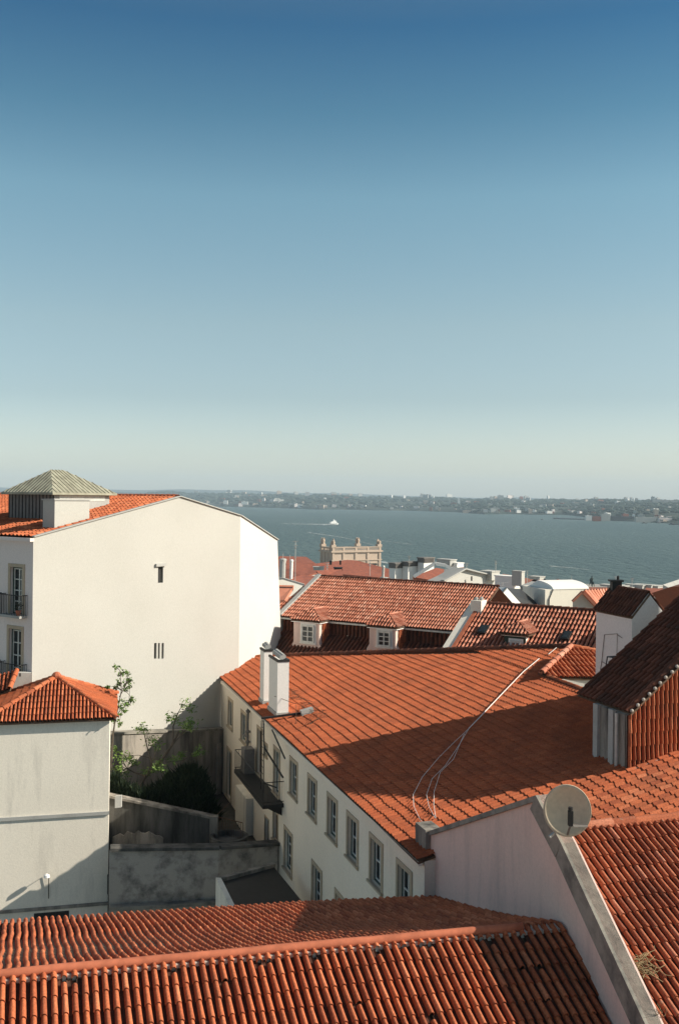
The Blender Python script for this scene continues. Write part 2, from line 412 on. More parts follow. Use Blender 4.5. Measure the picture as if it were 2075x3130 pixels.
window(long_house, PF, d1, nF, door_low, .2, 2, 4, frame='green', name='door')
window(long_house, PF, d1, nF, o1, .2, 2, 2, frame='brown', outer='brown', sw=.09); window(long_house, PF, d1, nF, o2, .2, 1, 1, frame='pipe', outer='pipe', sw=.06, name='door')
def fp(a, z, k=0): return V((PF.x, PF.y, 0))+d1*a+UP*rel(z)+nF*k
mb = MB(); mb.box(fp(21.2, -16.5, .0), d1*2.4, UP*2.0, nF*.35); mb.build('buttress', 'white_stain', long_house)
mb = MB(); mb.beam(fp(0, -10.2, .12), fp(28.5, -10.2, .12), .14, .12); mb.build('eaves_cornice', 'facade', long_house)
# balcony
by = -13.06
bal = MB(); bal.box(fp(15.4, by-.16, 0), d1*5.9, UP*.16, nF*.92); balc = bal.build('balcony', 'iron', long_house)
mb = MB()
for a in [15.43+k*.19 for k in range(31)]: mb.tube([fp(a, by, .89), fp(a, by+.95, .89)], .008, 4)
for k in range(5):
    for a in (15.43, 21.25): mb.tube([fp(a, by, .1+k*.2), fp(a, by+.95, .1+k*.2)], .008, 4)
for z in (.95, .1): mb.tube([fp(15.43, by+z, 0), fp(15.43, by+z, .89), fp(21.25, by+z, .89), fp(21.25, by+z, 0)], .02, 5)
mb.build('railing', 'iron', balc)
mb = MB()
for a in (15.7, 17.6, 19.5, 21.0): mb.prism([fp(a, by-.16, 0), fp(a, by-.16, .8), fp(a, by-.6, 0)], d1*.08)
mb.build('brackets', 'iron', balc)
# service ladder, brackets, pipes
mb = MB(); la = 16.9
for a in (17.25, 17.75): mb.tube([fp(a, by, .45), fp(a, -10.0, .45)], .022, 5)
for k in range(11): mb.tube([fp(17.25, by+.2+k*.29, .45), fp(17.75, by+.2+k*.29, .45)], .014, 4)
mb.build('ladder', 'iron', long_house)
mb = MB(); mb.beam(fp(17.6, -9.85, .5), fp(17.2, -9.62, -1.35), .09, .09)
mb.beam(fp(17.2, -9.85, .5), fp(17.0, -11.0, .5), .05, .05); mb.beam(fp(17.0, -11.0, .5), fp(13.9, -11.5, .45), .06, .06)
mb.beam(fp(16.4, -10.1, .3), fp(14.0, -10.75, .35), .05, .05); mb.beam(fp(15.6, by+.9, .85), fp(14.8, by+.9, .5), .05, .05)
mb.build('steel_bracket', 'iron', long_house)
q = fp(17.1, -9.62, -1.2); mb = MB(); mb.beam(q, q+r1*.55+UP*.13, .28, .26); mb.build('lamp_box', 'conc', long_house)
mb = MB(); mb.tube([fp(21.9, -10.3, .12), fp(21.9, -10.9, .14), fp(21.9, -13.6, .12)], .06, 7)
for z in (-10.5, -11.5, -12.0): mb.lathe(fp(21.9, z, .13), [(.1, 0), (.12, .1), (.07, .14)], 8)
mb.tube([fp(21.9, -11.7, .12), fp(22.5, -11.7, .2)], .05, 6); mb.build('downpipe', 'pipe', long_house)
mb = MB()
for k in range(5): mb.tube([fp(20.9-k*.05, by+.1, .5+.07*k), fp(20.6-.1*k, by+1.2+.1*k, .5)], .012, 4)
mb.box(fp(20.3, by, .15), d1*.7, nF*.5, UP*1.15); mb.build('balcony_box', 'pipe', long_house)
# chimneys on the eaves side
def chimney_l(u, v, la_, lb, vtop, mat, lab, tilt=1):
    c = p1(u, v); N3 = None
    P, N = vplane(c, r1); top = onp(u, vtop, P, N).z
    c0 = V((c.x, c.y, c.z-.3)); hh = top-c0.z
    mb = MB(); mb.box(c0, d1*la_, r1*lb, UP*hh)
    ch = mb.build('chimney', mat, long_house); ch['label'] = lab
    t = V((c.x, c.y, top)); mb = MB()
    mb.box(t-d1*.03-r1*.03, d1*(la_+.06), r1*.1, UP*.1); mb.box(t-d1*.03+r1*(lb-.07), d1*(la_+.06), r1*.1, UP*.1)
    mb.box(t-d1*.03+r1*.07, d1*.1, r1*(lb-.14), UP*.1); mb.build('rim', 'iron', ch)
    mb = MB()
    for k in range(2):
        s = t+r1*(lb*.5+(k-.5)*.1)+UP*(.17+.05*k); mb.tube([s+d1*.1, s+d1*(la_-.1)+UP*.06], .11, 8)
    mb.build('cowl_tile', 'conc', ch)
    mb = MB(); mb.box(c0+UP*.05-d1*.06-r1*.06, d1*(la_+.12), r1*(lb+.12), UP*.42); mb.build('flashing', 'conc', ch)
chimney_l(847, 2190, 1.6, .54, 2024, 'white2', 'nearer broad chimney with open metal cowl')
chimney_l(806, 2153, .8, .42, 1992, 'white2', 'rear narrow chimney')
# rusty wire netting lying on the tiles
mb = MB(); rr = random.Random(5)
wa, wb = p1(885, 2120)+UP*.12, p1(990, 2205)+UP*.12
for k in range(60):
    c = wa.lerp(wb, k/60)+D1*rr.uniform(-.25, .25)
    mb.tube([c+V((rr.uniform(-.2, .2), rr.uniform(-.2, .2), rr.uniform(0, .12))) for _ in range(4)], .007, 3)
solo(mb, 'wire_netting', 'rust', 'rusty tangled wire netting lying on the orange tiles right of the two tall chimneys', 'netting')
mb = MB()
def wirepath(pts, h=.55): return [p1(u, v)+UP*(h if i else h) for i, (u, v) in enumerate(pts)]
mb.tube([p1(838, 2180)+UP*.9, p1(905, 2170)+UP*.5], .012, 4); mb.tube([p1(838, 2188)+UP*.9, p1(905, 2182)+UP*.45], .012, 4)
mb.tube([p1(905, 2220), p1(905, 2190)+UP*.5], .012, 4); mb.tube([p1(920, 2232), p1(975, 2205)+UP*.15], .02, 4)
for k in range(4): mb.tube([p1(925+12*k, 2222-5*k)+UP*.02, p1(935+12*k, 2230-5*k)+UP*.25], .01, 4)
solo(mb, 'fallen_antenna', 'rust', 'thin rusty aerial rods lying beside the base of the nearer tall chimney', 'antenna')
# white cable along the roof
mb = MB()
def cab(pts, r, sag=.11): return mb.tube([p1(u, v)+UP*sag for u, v in pts], r, 5)
cab([(1700, 1987), (1675, 2008)], .014, .12); cab([(1647, 2021), (1600, 2060), (1530, 2133), (1465, 2202), (1432, 2236)], .02, .12)
cab([(1432, 2236), (1390, 2275), (1340, 2325), (1290, 2385), (1262, 2440), (1264, 2475), (1280, 2510), (1300, 2540)], .009)
cab([(1432, 2236), (1400, 2290), (1360, 2350), (1320, 2390), (1303, 2440), (1310, 2475), (1329, 2512)], .008)
cab([(1418, 2252), (1385, 2330), (1345, 2370), (1326, 2430), (1325, 2470), (1331, 2512)], .008)
solo(mb, 'cable', 'cable', 'long white cable running down across the wide orange roof and splitting into loops', 'cable')
# =================================================================== WHITE GABLE BUILDING
Cc = pix(735, 1576, 57); w = V((.6, .8, 0)); fd = h2(.3, .95); lf = V((-.8, .6, 0))
PW_, NW_ = vplane(Cc, w)
def wb(u, v, k=0): return onp(u, v, PW_, NW_)+V((.8, -.6, 0))*k
gl, gp, gc = wb(103, 1641), wb(550, 1518), wb(735, 1576)
white_b = thing('gable_building', 'tall white building with broad blank gable wall and red roof on the left', 'building', V((gl.x, gl.y, rel(-17))))
# blank wall with three-slit vent and one narrow window: cut as openings
def wcut(ul, ur, vt, vb):
    a, b = wb(ul, vt), wb(ur, vb); return ((a-gl).dot(w), (b-gl).dot(w), b.z, a.z)
slits = [wcut(472, 479, 1966, 2013), wcut(484, 489, 1966, 2013), wcut(495, 501, 1966, 2013)]; slot = wcut(484, 499, 1733, 1781)
Lw = (gc-gl).length if False else (V((gc.x, gc.y, 0))-V((gl.x, gl.y, 0))).length
nW = V((.8, -.6, 0)); zt0 = rel(-2.2)
mb = MB(); wall_open(mb, gl, w, nW, Lw, zt0, rel(-18), [slot]+slits, .9)
a0 = V((gl.x, gl.y, zt0)); a1 = a0+w*Lw; mb.poly(a0, a1, gc, gp, gl)
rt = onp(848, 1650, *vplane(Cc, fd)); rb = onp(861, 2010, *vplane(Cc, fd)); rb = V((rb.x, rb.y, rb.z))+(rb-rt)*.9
fm = MB(); fm.poly(gc, rt, rb, V((Cc.x, Cc.y, rb.z))); fm.build('side_wall', 'white_sunlit', white_b)
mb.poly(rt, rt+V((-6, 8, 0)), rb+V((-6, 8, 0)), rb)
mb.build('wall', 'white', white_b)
mb = MB()
for o in [slot]+slits:
    mb.poly(*[V((gl.x, gl.y, 0))+w*a+UP*z-nW*.10 for a, z in ((o[0], o[2]), (o[1], o[2]), (o[1], o[3]), (o[0], o[3]))])
mb.build('opening_shade_sheet', 'iron', white_b)  # black sheet near the surface stands for the dark inside the openings
mb = MB(); q = V((gl.x, gl.y, 0))+w*(slot[0]-.22)+UP*(slot[3]+.03); mb.box(q, w*(slot[1]-slot[0]+.34), nW*.12, UP*.14); mb.build('lintel', 'conc', white_b)
mb = MB()
for a, b in ((gl, gp), (gp, gc), (gc, rt)): mb.beam(a+UP*.02, b+UP*.02, .2, .05)
mb.build('verge_coping', 'conc', white_b)
# roof slopes
far = lf*24
sl = (gp-gl); Dw = (gl-gp).normalized(); NWr = lf.cross(Dw); NWr = NWr if NWr.z > 0 else -NWr
oo = nW*-.1
tiles(white_b, gl+oo, lf, Dw, [gl+oo-UP*.06, gp+oo-UP*.06, gp+far-UP*.06, gl+far-UP*.06], .3, .42, 'lusa', 'tile', 'tiled_slope', amp=.07, seed=8)
ridge(white_b, gp+oo, gp+far, .13)
mb = MB(); e0, e1 = gc, gc+far; mb.poly(gp+oo-UP*.08, gp+far-UP*.08, e1-UP*.08, e0-UP*.08); mb.build('rear_slope', 'tile', white_b)
# street facade on the left
PL = gl+w*.02; nL = V((-.6, -.8, 0))
def lop(ul, ur, vt, vb):
    P, N = vplane(PL, lf); a = onp(ul, vt, P, N); b = onp(ur, vb, P, N); return ((b-P).dot(lf), (a-P).dot(lf), b.z, a.z)
f1 = lop(34, 70, 1727, 1876); f1 = (f1[0], f1[1], rel(-5.55), rel(-3.35)); dxl = 2.0
f2 = (f1[0]+.05, f1[1]+.05, rel(-8.75), rel(-6.25)); ops = []
for k in range(5): ops += [(f1[0]+k*dxl, f1[1]+k*dxl, f1[2], f1[3]), (f2[0]+k*dxl, f2[1]+k*dxl, f2[2], f2[3])]
mb = MB(); wall_open(mb, PL, lf, nL, 18, gl.z-.12, rel(-18), ops, .22); mb.build('street_wall', 'pinkpale', white_b)
for k, o in enumerate(ops): window(white_b, PL, lf, nL, o, .22, 2, 4, outer='green', curtain=(k % 3 == 0), sw=.16, name='french_window')
for zz in (f1[2], f2[2]):
    for k in range(5):
        x0 = f1[0]+k*dxl-.35; q = V((PL.x, PL.y, zz-.12))+lf*x0; L = f1[1]-f1[0]+.7
        mb = MB(); mb.box(q, lf*L, nL*.42, UP*.12); bb = mb.build('balcony', 'conc', white_b)
        mb = MB(); n_ = int(L/.12)
        for i in range(n_+1): mb.tube([q+lf*(L*i/n_)+nL*.4+UP*.1, q+lf*(L*i/n_)+nL*.4+UP*1.05], .012, 4)
        for i in range(4):
            for e in (0, L): mb.tube([q+lf*e+nL*(.1*i)+UP*.1, q+lf*e+nL*(.1*i)+UP*1.05], .012, 4)
        mb.tube([q+UP*1.05, q+nL*.4+UP*1.05, q+lf*L+nL*.4+UP*1.05, q+lf*L+UP*1.05], .02, 4); mb.build('railing', 'iron', bb)
mb = MB(); mb.beam(PL+lf*-.02+nL*.1-UP*.14, PL+lf*18+nL*.1-UP*.14, .22, .16); mb.build('cornice', 'pinkpale', white_b)
q = V((PL.x, PL.y, f1[2]))+lf*(f1[0]-.1)+nL*.3
fl = thing('flower_pot', 'small terracotta pot with a dark plant on the left balcony of the white building', 'flower pot', q)
mb = MB(); mb.lathe(q, [(.09, 0), (.13, .22), (.14, .24)], 10); mb.build('pot', 'cap', fl)
mb = MB(); rr = random.Random(2)
for k in range(60):
    c = q+V((rr.gauss(0, .11), rr.gauss(0, .11), .3+rr.uniform(0, .3))); d = V((rr.uniform(-1, 1), rr.uniform(-1, 1), rr.uniform(-1, 1))).normalized()*.05
    e = d.cross(V((.3, .5, .7))).normalized()*.03; mb.poly(c-d, c+e, c+d, c-e)
mb.build('leaves', 'leaf_dark', fl, recalc=False)
# roof monitor with pyramid roof, and white chimney stack
gN = NWr
mc = onp(165, 1590, gl, gN)
mt = onp(167, 1506, *vplane(mc, w)).z
mon = MB(); Lm = (onp(352, 1511, *vplane(mc, w))-mc).dot(w)-.4; Lf = (onp(30, 1503, *vplane(mc, lf))-mc).dot(lf)
hh = mt-mc.z+2.5
b0 = V((mc.x, mc.y, mt-hh)); monp = mon.box(b0, w*Lm, lf*Lf, UP*hh); mo = mon.build('roof_monitor', 'pipe', white_b)
mb = MB()
for k in range(14): mb.box(b0+lf*(Lf*k/13-.02)-w*.03, lf*.04, w*.03, UP*hh)
mb.build('cladding_seam', 'iron', mo)
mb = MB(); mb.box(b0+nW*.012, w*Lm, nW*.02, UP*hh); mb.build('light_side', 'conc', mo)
mb = MB(); mb.box(b0+nW*.03+w*.3+UP*(hh-.42), w*(Lm-.6), nW*.02, UP*.3); mb.build('clerestory', 'galv', mo)
ov = .3; c1 = V((mc.x, mc.y, mt))-w*ov+nW*ov; c2 = c1+w*(Lm+2*ov); c3 = c2+lf*(Lf+2*ov)*1; c4 = c1+lf*(Lf+2*ov)
apx = (c1+c2+c3+c4)/4; az = onp(187, 1437, apx, V((0, -1, 0))).z
r0 = apx-w*.55; r0.z = az; r2_ = apx+w*.25; r2_.z = az
mb = MB()
for pl in ([c4, c1, r0], [c1, c2, r2_, r0], [c2, c3, r2_], [c3, c4, r0, r2_]): mb.poly(*pl)
mb.poly(c1-UP*.1, c2-UP*.1, c3-UP*.1, c4-UP*.1)
for a, b in ((c1, c2), (c2, c3), (c3, c4), (c4, c1)): mb.poly(a, b, b-UP*.1, a-UP*.1)
rf = mb.build('monitor_roof', 'zinc', mo)
mb = MB()
for k in range(1, 16):
    f = k/16; e = c1.lerp(c2, f)
    tp = c1.lerp(r0, f/.35) if f < .35 else (r0.lerp(r2_, (f-.35)/.25) if f < .6 else r2_.lerp(c2, (f-.6)/.4))
    mb.beam(e+UP*.02, tp+UP*.02, .03, .03)
    e = c4.lerp(c1, f); tp = c4.lerp(r0, f*2) if f < .5 else r0.lerp(c1, f*2-1)
    mb.beam(e+UP*.02, tp+UP*.02, .03, .03)
mb.build('standing_seam', 'zinc', rf)
k0 = wb(186, 1603, -.45); k1 = onp(274, 1585, *vplane(k0, w))
mb = MB(); zc = onp(230, 1530, *vplane(k0, w)).z; kk = V((k0.x, k0.y, k0.z-.6)); Lk = (k1-k0).dot(w)
mb.box(kk, w*Lk, lf*.9, UP*(zc-kk.z)); ck = mb.build('chimney', 'white', white_b)
mb = MB(); mb.box(V((k0.x, k0.y, zc))-w*.05+nW*.05, w*(Lk+.1), lf*1.0, UP*.07); mb.build('cap_slab', 'conc', ck)
q = kk+w*.55+nW*.0; mb = MB(); zq = onp(208, 1571, *vplane(k0, w)).z
mb.box(q-w*.1-nW*.35, w*.3, nW*.25, UP*(zq-kk.z)); mb.build('side_stack', 'white2', ck)
# tiled strip of the same block at the far left behind the monitor is the roof itself
# =================================================================== SMALL TOWER HOUSE (left)
dt = h2(1, .24); pt_ = h2(-.215, .977); Nn = pix(357, 2196, 41.7); tw_ = 5.45
tower = thing('corner_house', 'narrow white rendered house with hipped orange tile roof at the left edge', 'house', Nn-UP*10-dt*2.7)
c1 = Nn; c4 = Nn-dt*tw_; c2 = Nn+pt_*5.4; c3 = c2-dt*tw_; cen = (c1+c3)/2
ap = onp(174, 2070, cen, V((0, -1, 0))); ap = V((ap.x, cen.y, ap.z))
for pl, A_, lab in (([c4, c1, ap], dt, 'front'), ([c1, c2, ap], pt_, 'right'), ([c3, c4, ap], -pt_, 'left'), ([c2, c3, ap], -dt, 'rear')):
    N_ = (pl[1]-pl[0]).cross(pl[2]-pl[0]).normalized(); N_ = N_ if N_.z > 0 else -N_
    D_ = A_.cross(N_).normalized(); D_ = D_ if D_.z < 0 else -D_
    tiles(tower, pl[0]+A_*.02, A_, D_, pl, .155, .40, 'canal', 'tile' if lab == 'front' else 'tile_new', 'tiled_slope', amp=.068, seed=11, segs=6)
for a, b in ((ap, c1), (ap, c4), (ap, c2), (ap, c3)): ridge(tower, a, b, .11, .4, 'tile', 'hip_tiles', lift=.03)
mb = MB(); mb.lathe(ap+UP*.0, [(.2, 0), (.22, .1), (.14, .2), (.05, .24)], 8); mb.build('finial', 'cap', tower)
ws = .28
zt = c1.z-.1; q1 = V((c1.x, c1.y, 0))-dt*ws+pt_*ws; q4 = V((c4.x, c4.y, 0))+dt*ws+pt_*ws
mb = MB(); mb.box(q4+UP*rel(-22), dt*(tw_-2*ws), pt_*(5.4-2*ws), UP*(zt-rel(-22))); twl = mb.build('wall', 'white_stain', tower)
zl = onp(200, 2497, *vplane(q1, dt)).z
mb = MB(); mb.box(q4+UP*(zl)-pt_*.07, dt*(tw_-2*ws+.02), pt_*.1, UP*.14); mb.build('string_course', 'conc', tower)
zl2 = onp(200, 2775, *vplane(q1, dt)).z
mb = MB(); mb.box(q4+UP*(zl2)-pt_*.09, dt*(tw_-2*ws+.02), pt_*.12, UP*.12); mb.build('plinth_ledge', 'grim_shade', tower)
P, N = vplane(q1, dt); a = onp(105, 2792, P, N); b = onp(212, 2792, P, N)
mb = MB(); mb.box(V((a.x, a.y, a.z-1.6))-pt_*.012, dt*(b-a).dot(dt), pt_*.05, UP*1.6); mb.build('dark_opening', 'iron', tower)  # dark panel stands for the unlit inside of an opening
a = onp(146, 2668, P, N); b = onp(150, 2745, P, N)
wl = thing('wall_lamp', 'small pale lamp on a thin bracket fixed to the white tower house wall', 'wall lamp', a)
mb = MB(); mb.tube([b-pt_*.04, V((b.x, b.y, a.z))-pt_*.1, a-pt_*.35], .018, 5); mb.build('bracket', 'iron', wl)
mb = MB(); mb.lathe(a-pt_*.38-UP*.08, [(.05, 0), (.13, .04), (.11, .14), (.04, .18)], 10); mb.build('lamp_head', 'boat', wl)
# small red roof and white parapet left behind the tower house
bl = thing('low_house', 'low house with red tile verge and white parapet behind the hipped roof', 'house', pix(60, 2110, 48.5)-UP*8)
v0, v1_, v2_, v3_ = pix(52, 2052, 45.3), pix(30, 2108, 44.2), pix(-120, 2160, 44.0), pix(-120, 2075, 45.4)
A_ = (v1_-v2_).normalized(); N_ = (v0-v1_).cross(v2_-v1_).normalized(); N_ = N_ if N_.z > 0 else -N_; D_ = A_.cross(N_).normalized(); D_ = D_ if D_.z < 0 else -D_
tiles(bl, v1_, A_, D_, [v0, v1_, v2_, v3_], .2, .4, 'canal', 'tile', amp=.08, seed=21)
ridge(bl, v0+UP*.05, v1_+UP*.05, .12, .4, 'tile_new', 'verge_tiles')
mb = MB(); mb.prism([pix(48, 2056, 45.4), pix(97, 2057, 45.6), pix(97, 2140, 45.6), pix(30, 2140, 45.4)], V((0, .0, 0))+V((-.1, .3, 0))); mb.build('parapet', 'white', bl)
mb = MB(); mb.box(pix(60, 2068, 45.35), V((.06, 0, 0)), V((0, .03, 0)), UP*.15); mb.build('drain_slot', 'iron', bl)
# =================================================================== COURTYARD WALLS
gwl = wb(300, 2243, .6); gwr = wb(700, 2232, .6); 
gwr = onp(700, 2230, *vplane(wb(500, 2200, .6), w)); zg = rel(-12.35)
g0 = V((gwl.x, gwl.y, 0)); g1 = V((gwr.x, gwr.y, 0))
gz0 = onp(345, 2240, *vplane(gwl, w)).z; gz1 = onp(700, 2230, *vplane(gwl, w)).z
t = thing('garden_wall', 'tall stained grey garden wall behind the tree and dark hedge', 'wall', g0+UP*rel(-17))
mb = MB(); mb.prism([g0+UP*rel(-18), g1+UP*rel(-18), g1+UP*gz1, g0+UP*gz0], nW*-.5); mb.build('masonry', 'grim_shade', t)
mb = MB(); mb.beam(g0+UP*(gz0+.03)+nW*-.22, g1+UP*(gz1+.03)+nW*-.22, .6, .1); mb.build('coping', 'coping', t)
mb = MB(); mb.box(g1+UP*rel(-18)-w*1.0+nW*0, w*.28, nW*.12, UP*(gz1-.6-rel(-18))); mb.build('pilaster', 'grim_shade', t)
# terrace ground
mb = MB(); mb.prism([V((-12.5, 44.6, rel(-16.3))), V((-3.0, 46.2, rel(-16.3))), V((-6.5, 56.5, rel(-16.3))), V((-13.5, 50, rel(-16.3)))], -UP*1.0)
solo(mb, 'courtyard_terrace', 'dark_ground', 'small planted terrace between the tower house and the long house', 'terrace', kind='structure')
# wall A sloping
wa0, wa1, wa2 = pix(330, 2436, 44.0), pix(655, 2503, 44.8), pix(655, 2640, 44.8)
t = thing('courtyard_wall', 'dark mossy wall with a sloping top below the hedge', 'wall', V((wa0.x, wa0.y, rel(-20))))
mb = MB(); mb.prism([wa0, wa1, V((wa1.x, wa1.y, rel(-20))), V((wa0.x, wa0.y, rel(-20)))], V((0, .35, 0))); mb.build('masonry', 'grim_shade2', t)
mb = MB(); mb.beam(wa0+V((0, .15, .04)), wa1+V((0, .15, .04)), .5, .1); mb.build('coping', 'grim_shade', t)
mb = MB(); q = pix(655, 2500, 44.6); mb.cbox(V((q.x, q.y, rel(-20))), .35, .35, q.z-rel(-20)+.1); mb.build('pier', 'grim_shade', t)
mb = MB(); rr = random.Random(9); pp = []
for k in range(15): pp.append(pix(345+k*11, 2560-14*math.sin(k/14*math.pi)+rr.uniform(-7, 5), 43.9))
for k in range(15): pp.append(pix(345+(14-k)*11, 2590+rr.uniform(-3, 3), 43.9))
mb.prism([p+V((0, .09, 0)) for p in pp], V((0, -.1, 0))); o_ = mb.build('render_patch', 'grim_shade', t)
# wall B
b0 = pix(335, 2600, 40.5); b1 = pix(668, 2596, 41.5); b2 = pix(850, 2583, 43.2)
t = thing('courtyard_wall', 'stained grey lower wall with flat top running up to the long house', 'wall', V((b0.x, b0.y, rel(-20))))
for a, b in ((b0, b1), (b1, b2)):
    mb = MB(); mb.prism([a, b, V((b.x, b.y, rel(-21))), V((a.x, a.y, rel(-21)))], V((0, .4, 0))); mb.build('masonry', 'blotch', t)
    mb = MB(); mb.beam(a+V((0, .17, .05)), b+V((0, .17, .05)), .55, .12); mb.build('coping', 'grim_shade2', t)
a, b = pix(335, 2775, 40.3), pix(668, 2757, 41.3); mb = MB(); mb.beam(a, b, .3, .14); mb.build('ledge', 'coping', t)
# lower platform behind wall B
mb = MB(); mb.prism([V((b0.x, b0.y+.4, b0.z-1.5)), V((b2.x, b2.y+.4, b2.z-1.5)), V((-2.6, 45, b2.z-1.5)), V((-10.5, 44.2, b0.z-1.5))], -UP*.8)
solo(mb, 'courtyard_paving', 'dark_ground', 'dark paved ledge between the two courtyard walls', 'paving', kind='structure')
# planter / well ring
q = pix(700, 2560, 44.2); t = thing('round_planter', 'round dark stone planter at the foot of the long house beside the hedge', 'planter', q-UP*.4)
mb = MB(); mb.lathe(q-UP*.4, [(.75, 0), (.85, .35), (.85, .5), (.7, .5), (.65, .3)], 18); mb.build('ring', 'grim_shade2', t)
# railing in front of the far door
mb = MB(); q0, q1_ = pix(660, 2495, 45.2), pix(742, 2515, 44.2)
for k in range(14):
    p = q0.lerp(q1_, k/13); mb.tube([p, p-UP*.95], .014, 4)
mb.tube([q0, q1_], .022, 5); mb.tube([q0-UP*.9, q1_-UP*.9], .018, 5); mb.tube([q0, pix(700, 2455, 47.5)], .02, 5)
solo(mb, 'yard_railing', 'rust', 'low rusty iron railing on the terrace edge beside the round planter', 'railing')
# lean-to roof
l0, l1, l2_, l3 = pix(676, 2692, 38.6), pix(836, 2648, 40.6), pix(960, 2800, 36.0), pix(735, 2812, 35.2)
t = thing('lean_to', 'low shed with a dark flat roof and pale side wall beside the long house', 'shed', V((l0.x, l0.y, rel(-20))))
mb = MB(); mb.prism([l0, l1, l2_, l3], -UP*.15); mb.build('flat_roof', 'iron', t)
mb = MB(); mb.prism([l0+UP*.12, l3+UP*.12, l3-UP*3, l0-UP*3], V((-.2, 0, 0))); mb.build('wall', 'white_stain', t)
mb = MB(); mb.beam(l0+UP*.03, l1+UP*.03, .22, .2); mb.build('kerb', 'grim_shade', t)
# satellite meter box on tower side
q = pix(352, 2470, 42.6); mb = MB(); mb.box(q, V((.25, .1, 0)), V((0, .15, 0)), UP*.5); solo(mb, 'meter_box', 'conc', 'small grey box fixed low beside the tower house corner above the sloping wall', 'box')
# =================================================================== FRONT HOUSE (nearest roof, bottom)
RW = pix(1720, 2828, 21.6); RL0 = atz(0, 2988, RW.z); AF = (RW-RL0).normalized(); RL = RW-AF*13.5
Q = pix(1330, 2746, 28.0); NF = AF.cross(Q-RW).normalized(); NF = NF if NF.z > 0 else -NF
J = pix(1866, 3130, 19.46); NN = AF.cross(J-RW).normalized(); NN = NN if NN.z > 0 else -NN
front = thing('near_house', 'nearest house whose orange barrel tile roof and ridge fill the bottom of the view', 'house', RW-AF*6-UP*6)
d1x = h2(-.30, .954)
DF = (d1x-NF*d1x.dot(NF)); DF = V((d1x.x, d1x.y, -(NF.x*d1x.x+NF.y*d1x.y)/NF.z)).normalized()
DN = V((-d1x.x, -d1x.y, (NN.x*d1x.x+NN.y*d1x.y)/NN.z)).normalized()
fe0 = onp(-120, 2829, RW, NF); fe1 = onp(957, 2762, RW, NF); fe2 = onp(1330, 2738, RW, NF)
far_slope = tiles(front, RW, AF, DF, [RL, RW, Q, fe1, fe0], .178, .42, 'canal', 'tile', 'tiled_slope', amp=.085, lat=.012, seed=31, segs=8,
      warp=lambda a, t: -.10*math.sin(min(1, t/7)*math.pi))
nb = DN*6.5
def slip(a, t, rnd):
    if .25 < t < .95 and a < -1.0:
        return rnd.uniform(.1, .27) if rnd.random() < .33 else 0
    return rnd.uniform(.06, .18) if rnd.random() < .012 else 0
tiles(front, RW, AF, DN, [RL, RW, RW+(J-RW)*1.8, RL+DN*7.0], .188, .40, 'canal', 'tile', 'tiled_slope', amp=.09, seed=33, segs=9, slip=slip, wob=.014)
capend = atz(1596, 2843, RW.z)
rr = random.Random(4); pts = [RL.lerp(capend, k/26)+V((0, 0, 0.07+rr.uniform(-.006, .006))) for k in range(27)]
mb = MB(); mb.tube(pts, .09, 10); mb.build('ridge_cap', 'cap', front, smooth=True)
mb = MB(); mb.beam(RL-UP*.06, RW-UP*.06, .3, .12); mb.build('ridge_mortar', 'mortar', front)
mb = MB(); mb.poly(fe0-UP*.15, fe1-UP*.15, Q-UP*.15, Q-UP*6, fe1-UP*6, fe0-UP*6); mb.build('wall', 'white_stain', front)
# =================================================================== RIGHT HOUSE: pink party wall, coping, near slope
P1w = RW; w1d = V((Q.x-RW.x, Q.y-RW.y, 0)).normalized(); w2d = V((J.x-RW.x, J.y-RW.y, 0)).normalized()
right = thing('pink_house', 'pink rendered house with sloping concrete coping and barrel tile roof at lower right', 'house', RW-UP*6)
PA = vplane(RW, w1d); PB = vplane(RW, w2d)
tL = onp(1312, 2541, *PA); tP = onp(1644, 2430, *PA); tK = V((RW.x, RW.y, onp(1719, 2575, *PA).z)); tE = onp(1981, 3130, *PB); tE2 = tE+(tE-tK)*.45
far_n = RW+w1d*7.4
mb = MB()
zb = rel(-17)
o1w = V((r1.x, r1.y, 0))*.3
mb.prism([V((tL.x, tL.y, zb)), tL, tP, tK, V((RW.x, RW.y, zb))], o1w); mb.build('party_wall', 'pink', right)
mb = MB(); mb.prism([V((tK.x, tK.y, zb)), tK, tE2, V((tE2.x, tE2.y, zb))], o1w); mb.build('party_wall', 'pink', right)
mb = MB(); cw = r1*.13
def cop(a, b, wd=.33, hh=.46):
    d = (b-a).normalized(); x = V((r1.x, r1.y, 0)); y = x.cross(d).normalized(); y = y if y.z > 0 else -y
    return (a-x*.07, x*wd, -y*hh, b-a)
for a, b in ((tP, tK), (tK, tE2)): o, x, y, L = cop(a, b); mb.box(o, x, y, L)
mb.build('coping', 'coping', right)
mb = MB()
for a, b in ((tL, tP),): o, x, y, L = cop(a, b, .42, .12); mb.box(o, x, y, L)
o = mb.build('thin_coping', 'coping', right)
s0 = tL-w1d*.1; mb = MB(); mb.box(V((s0.x, s0.y, s0.z-.55))-r1*.16, r1*.5, w1d*.75, UP*.62); mb.build('end_block', 'grim_shade', right)
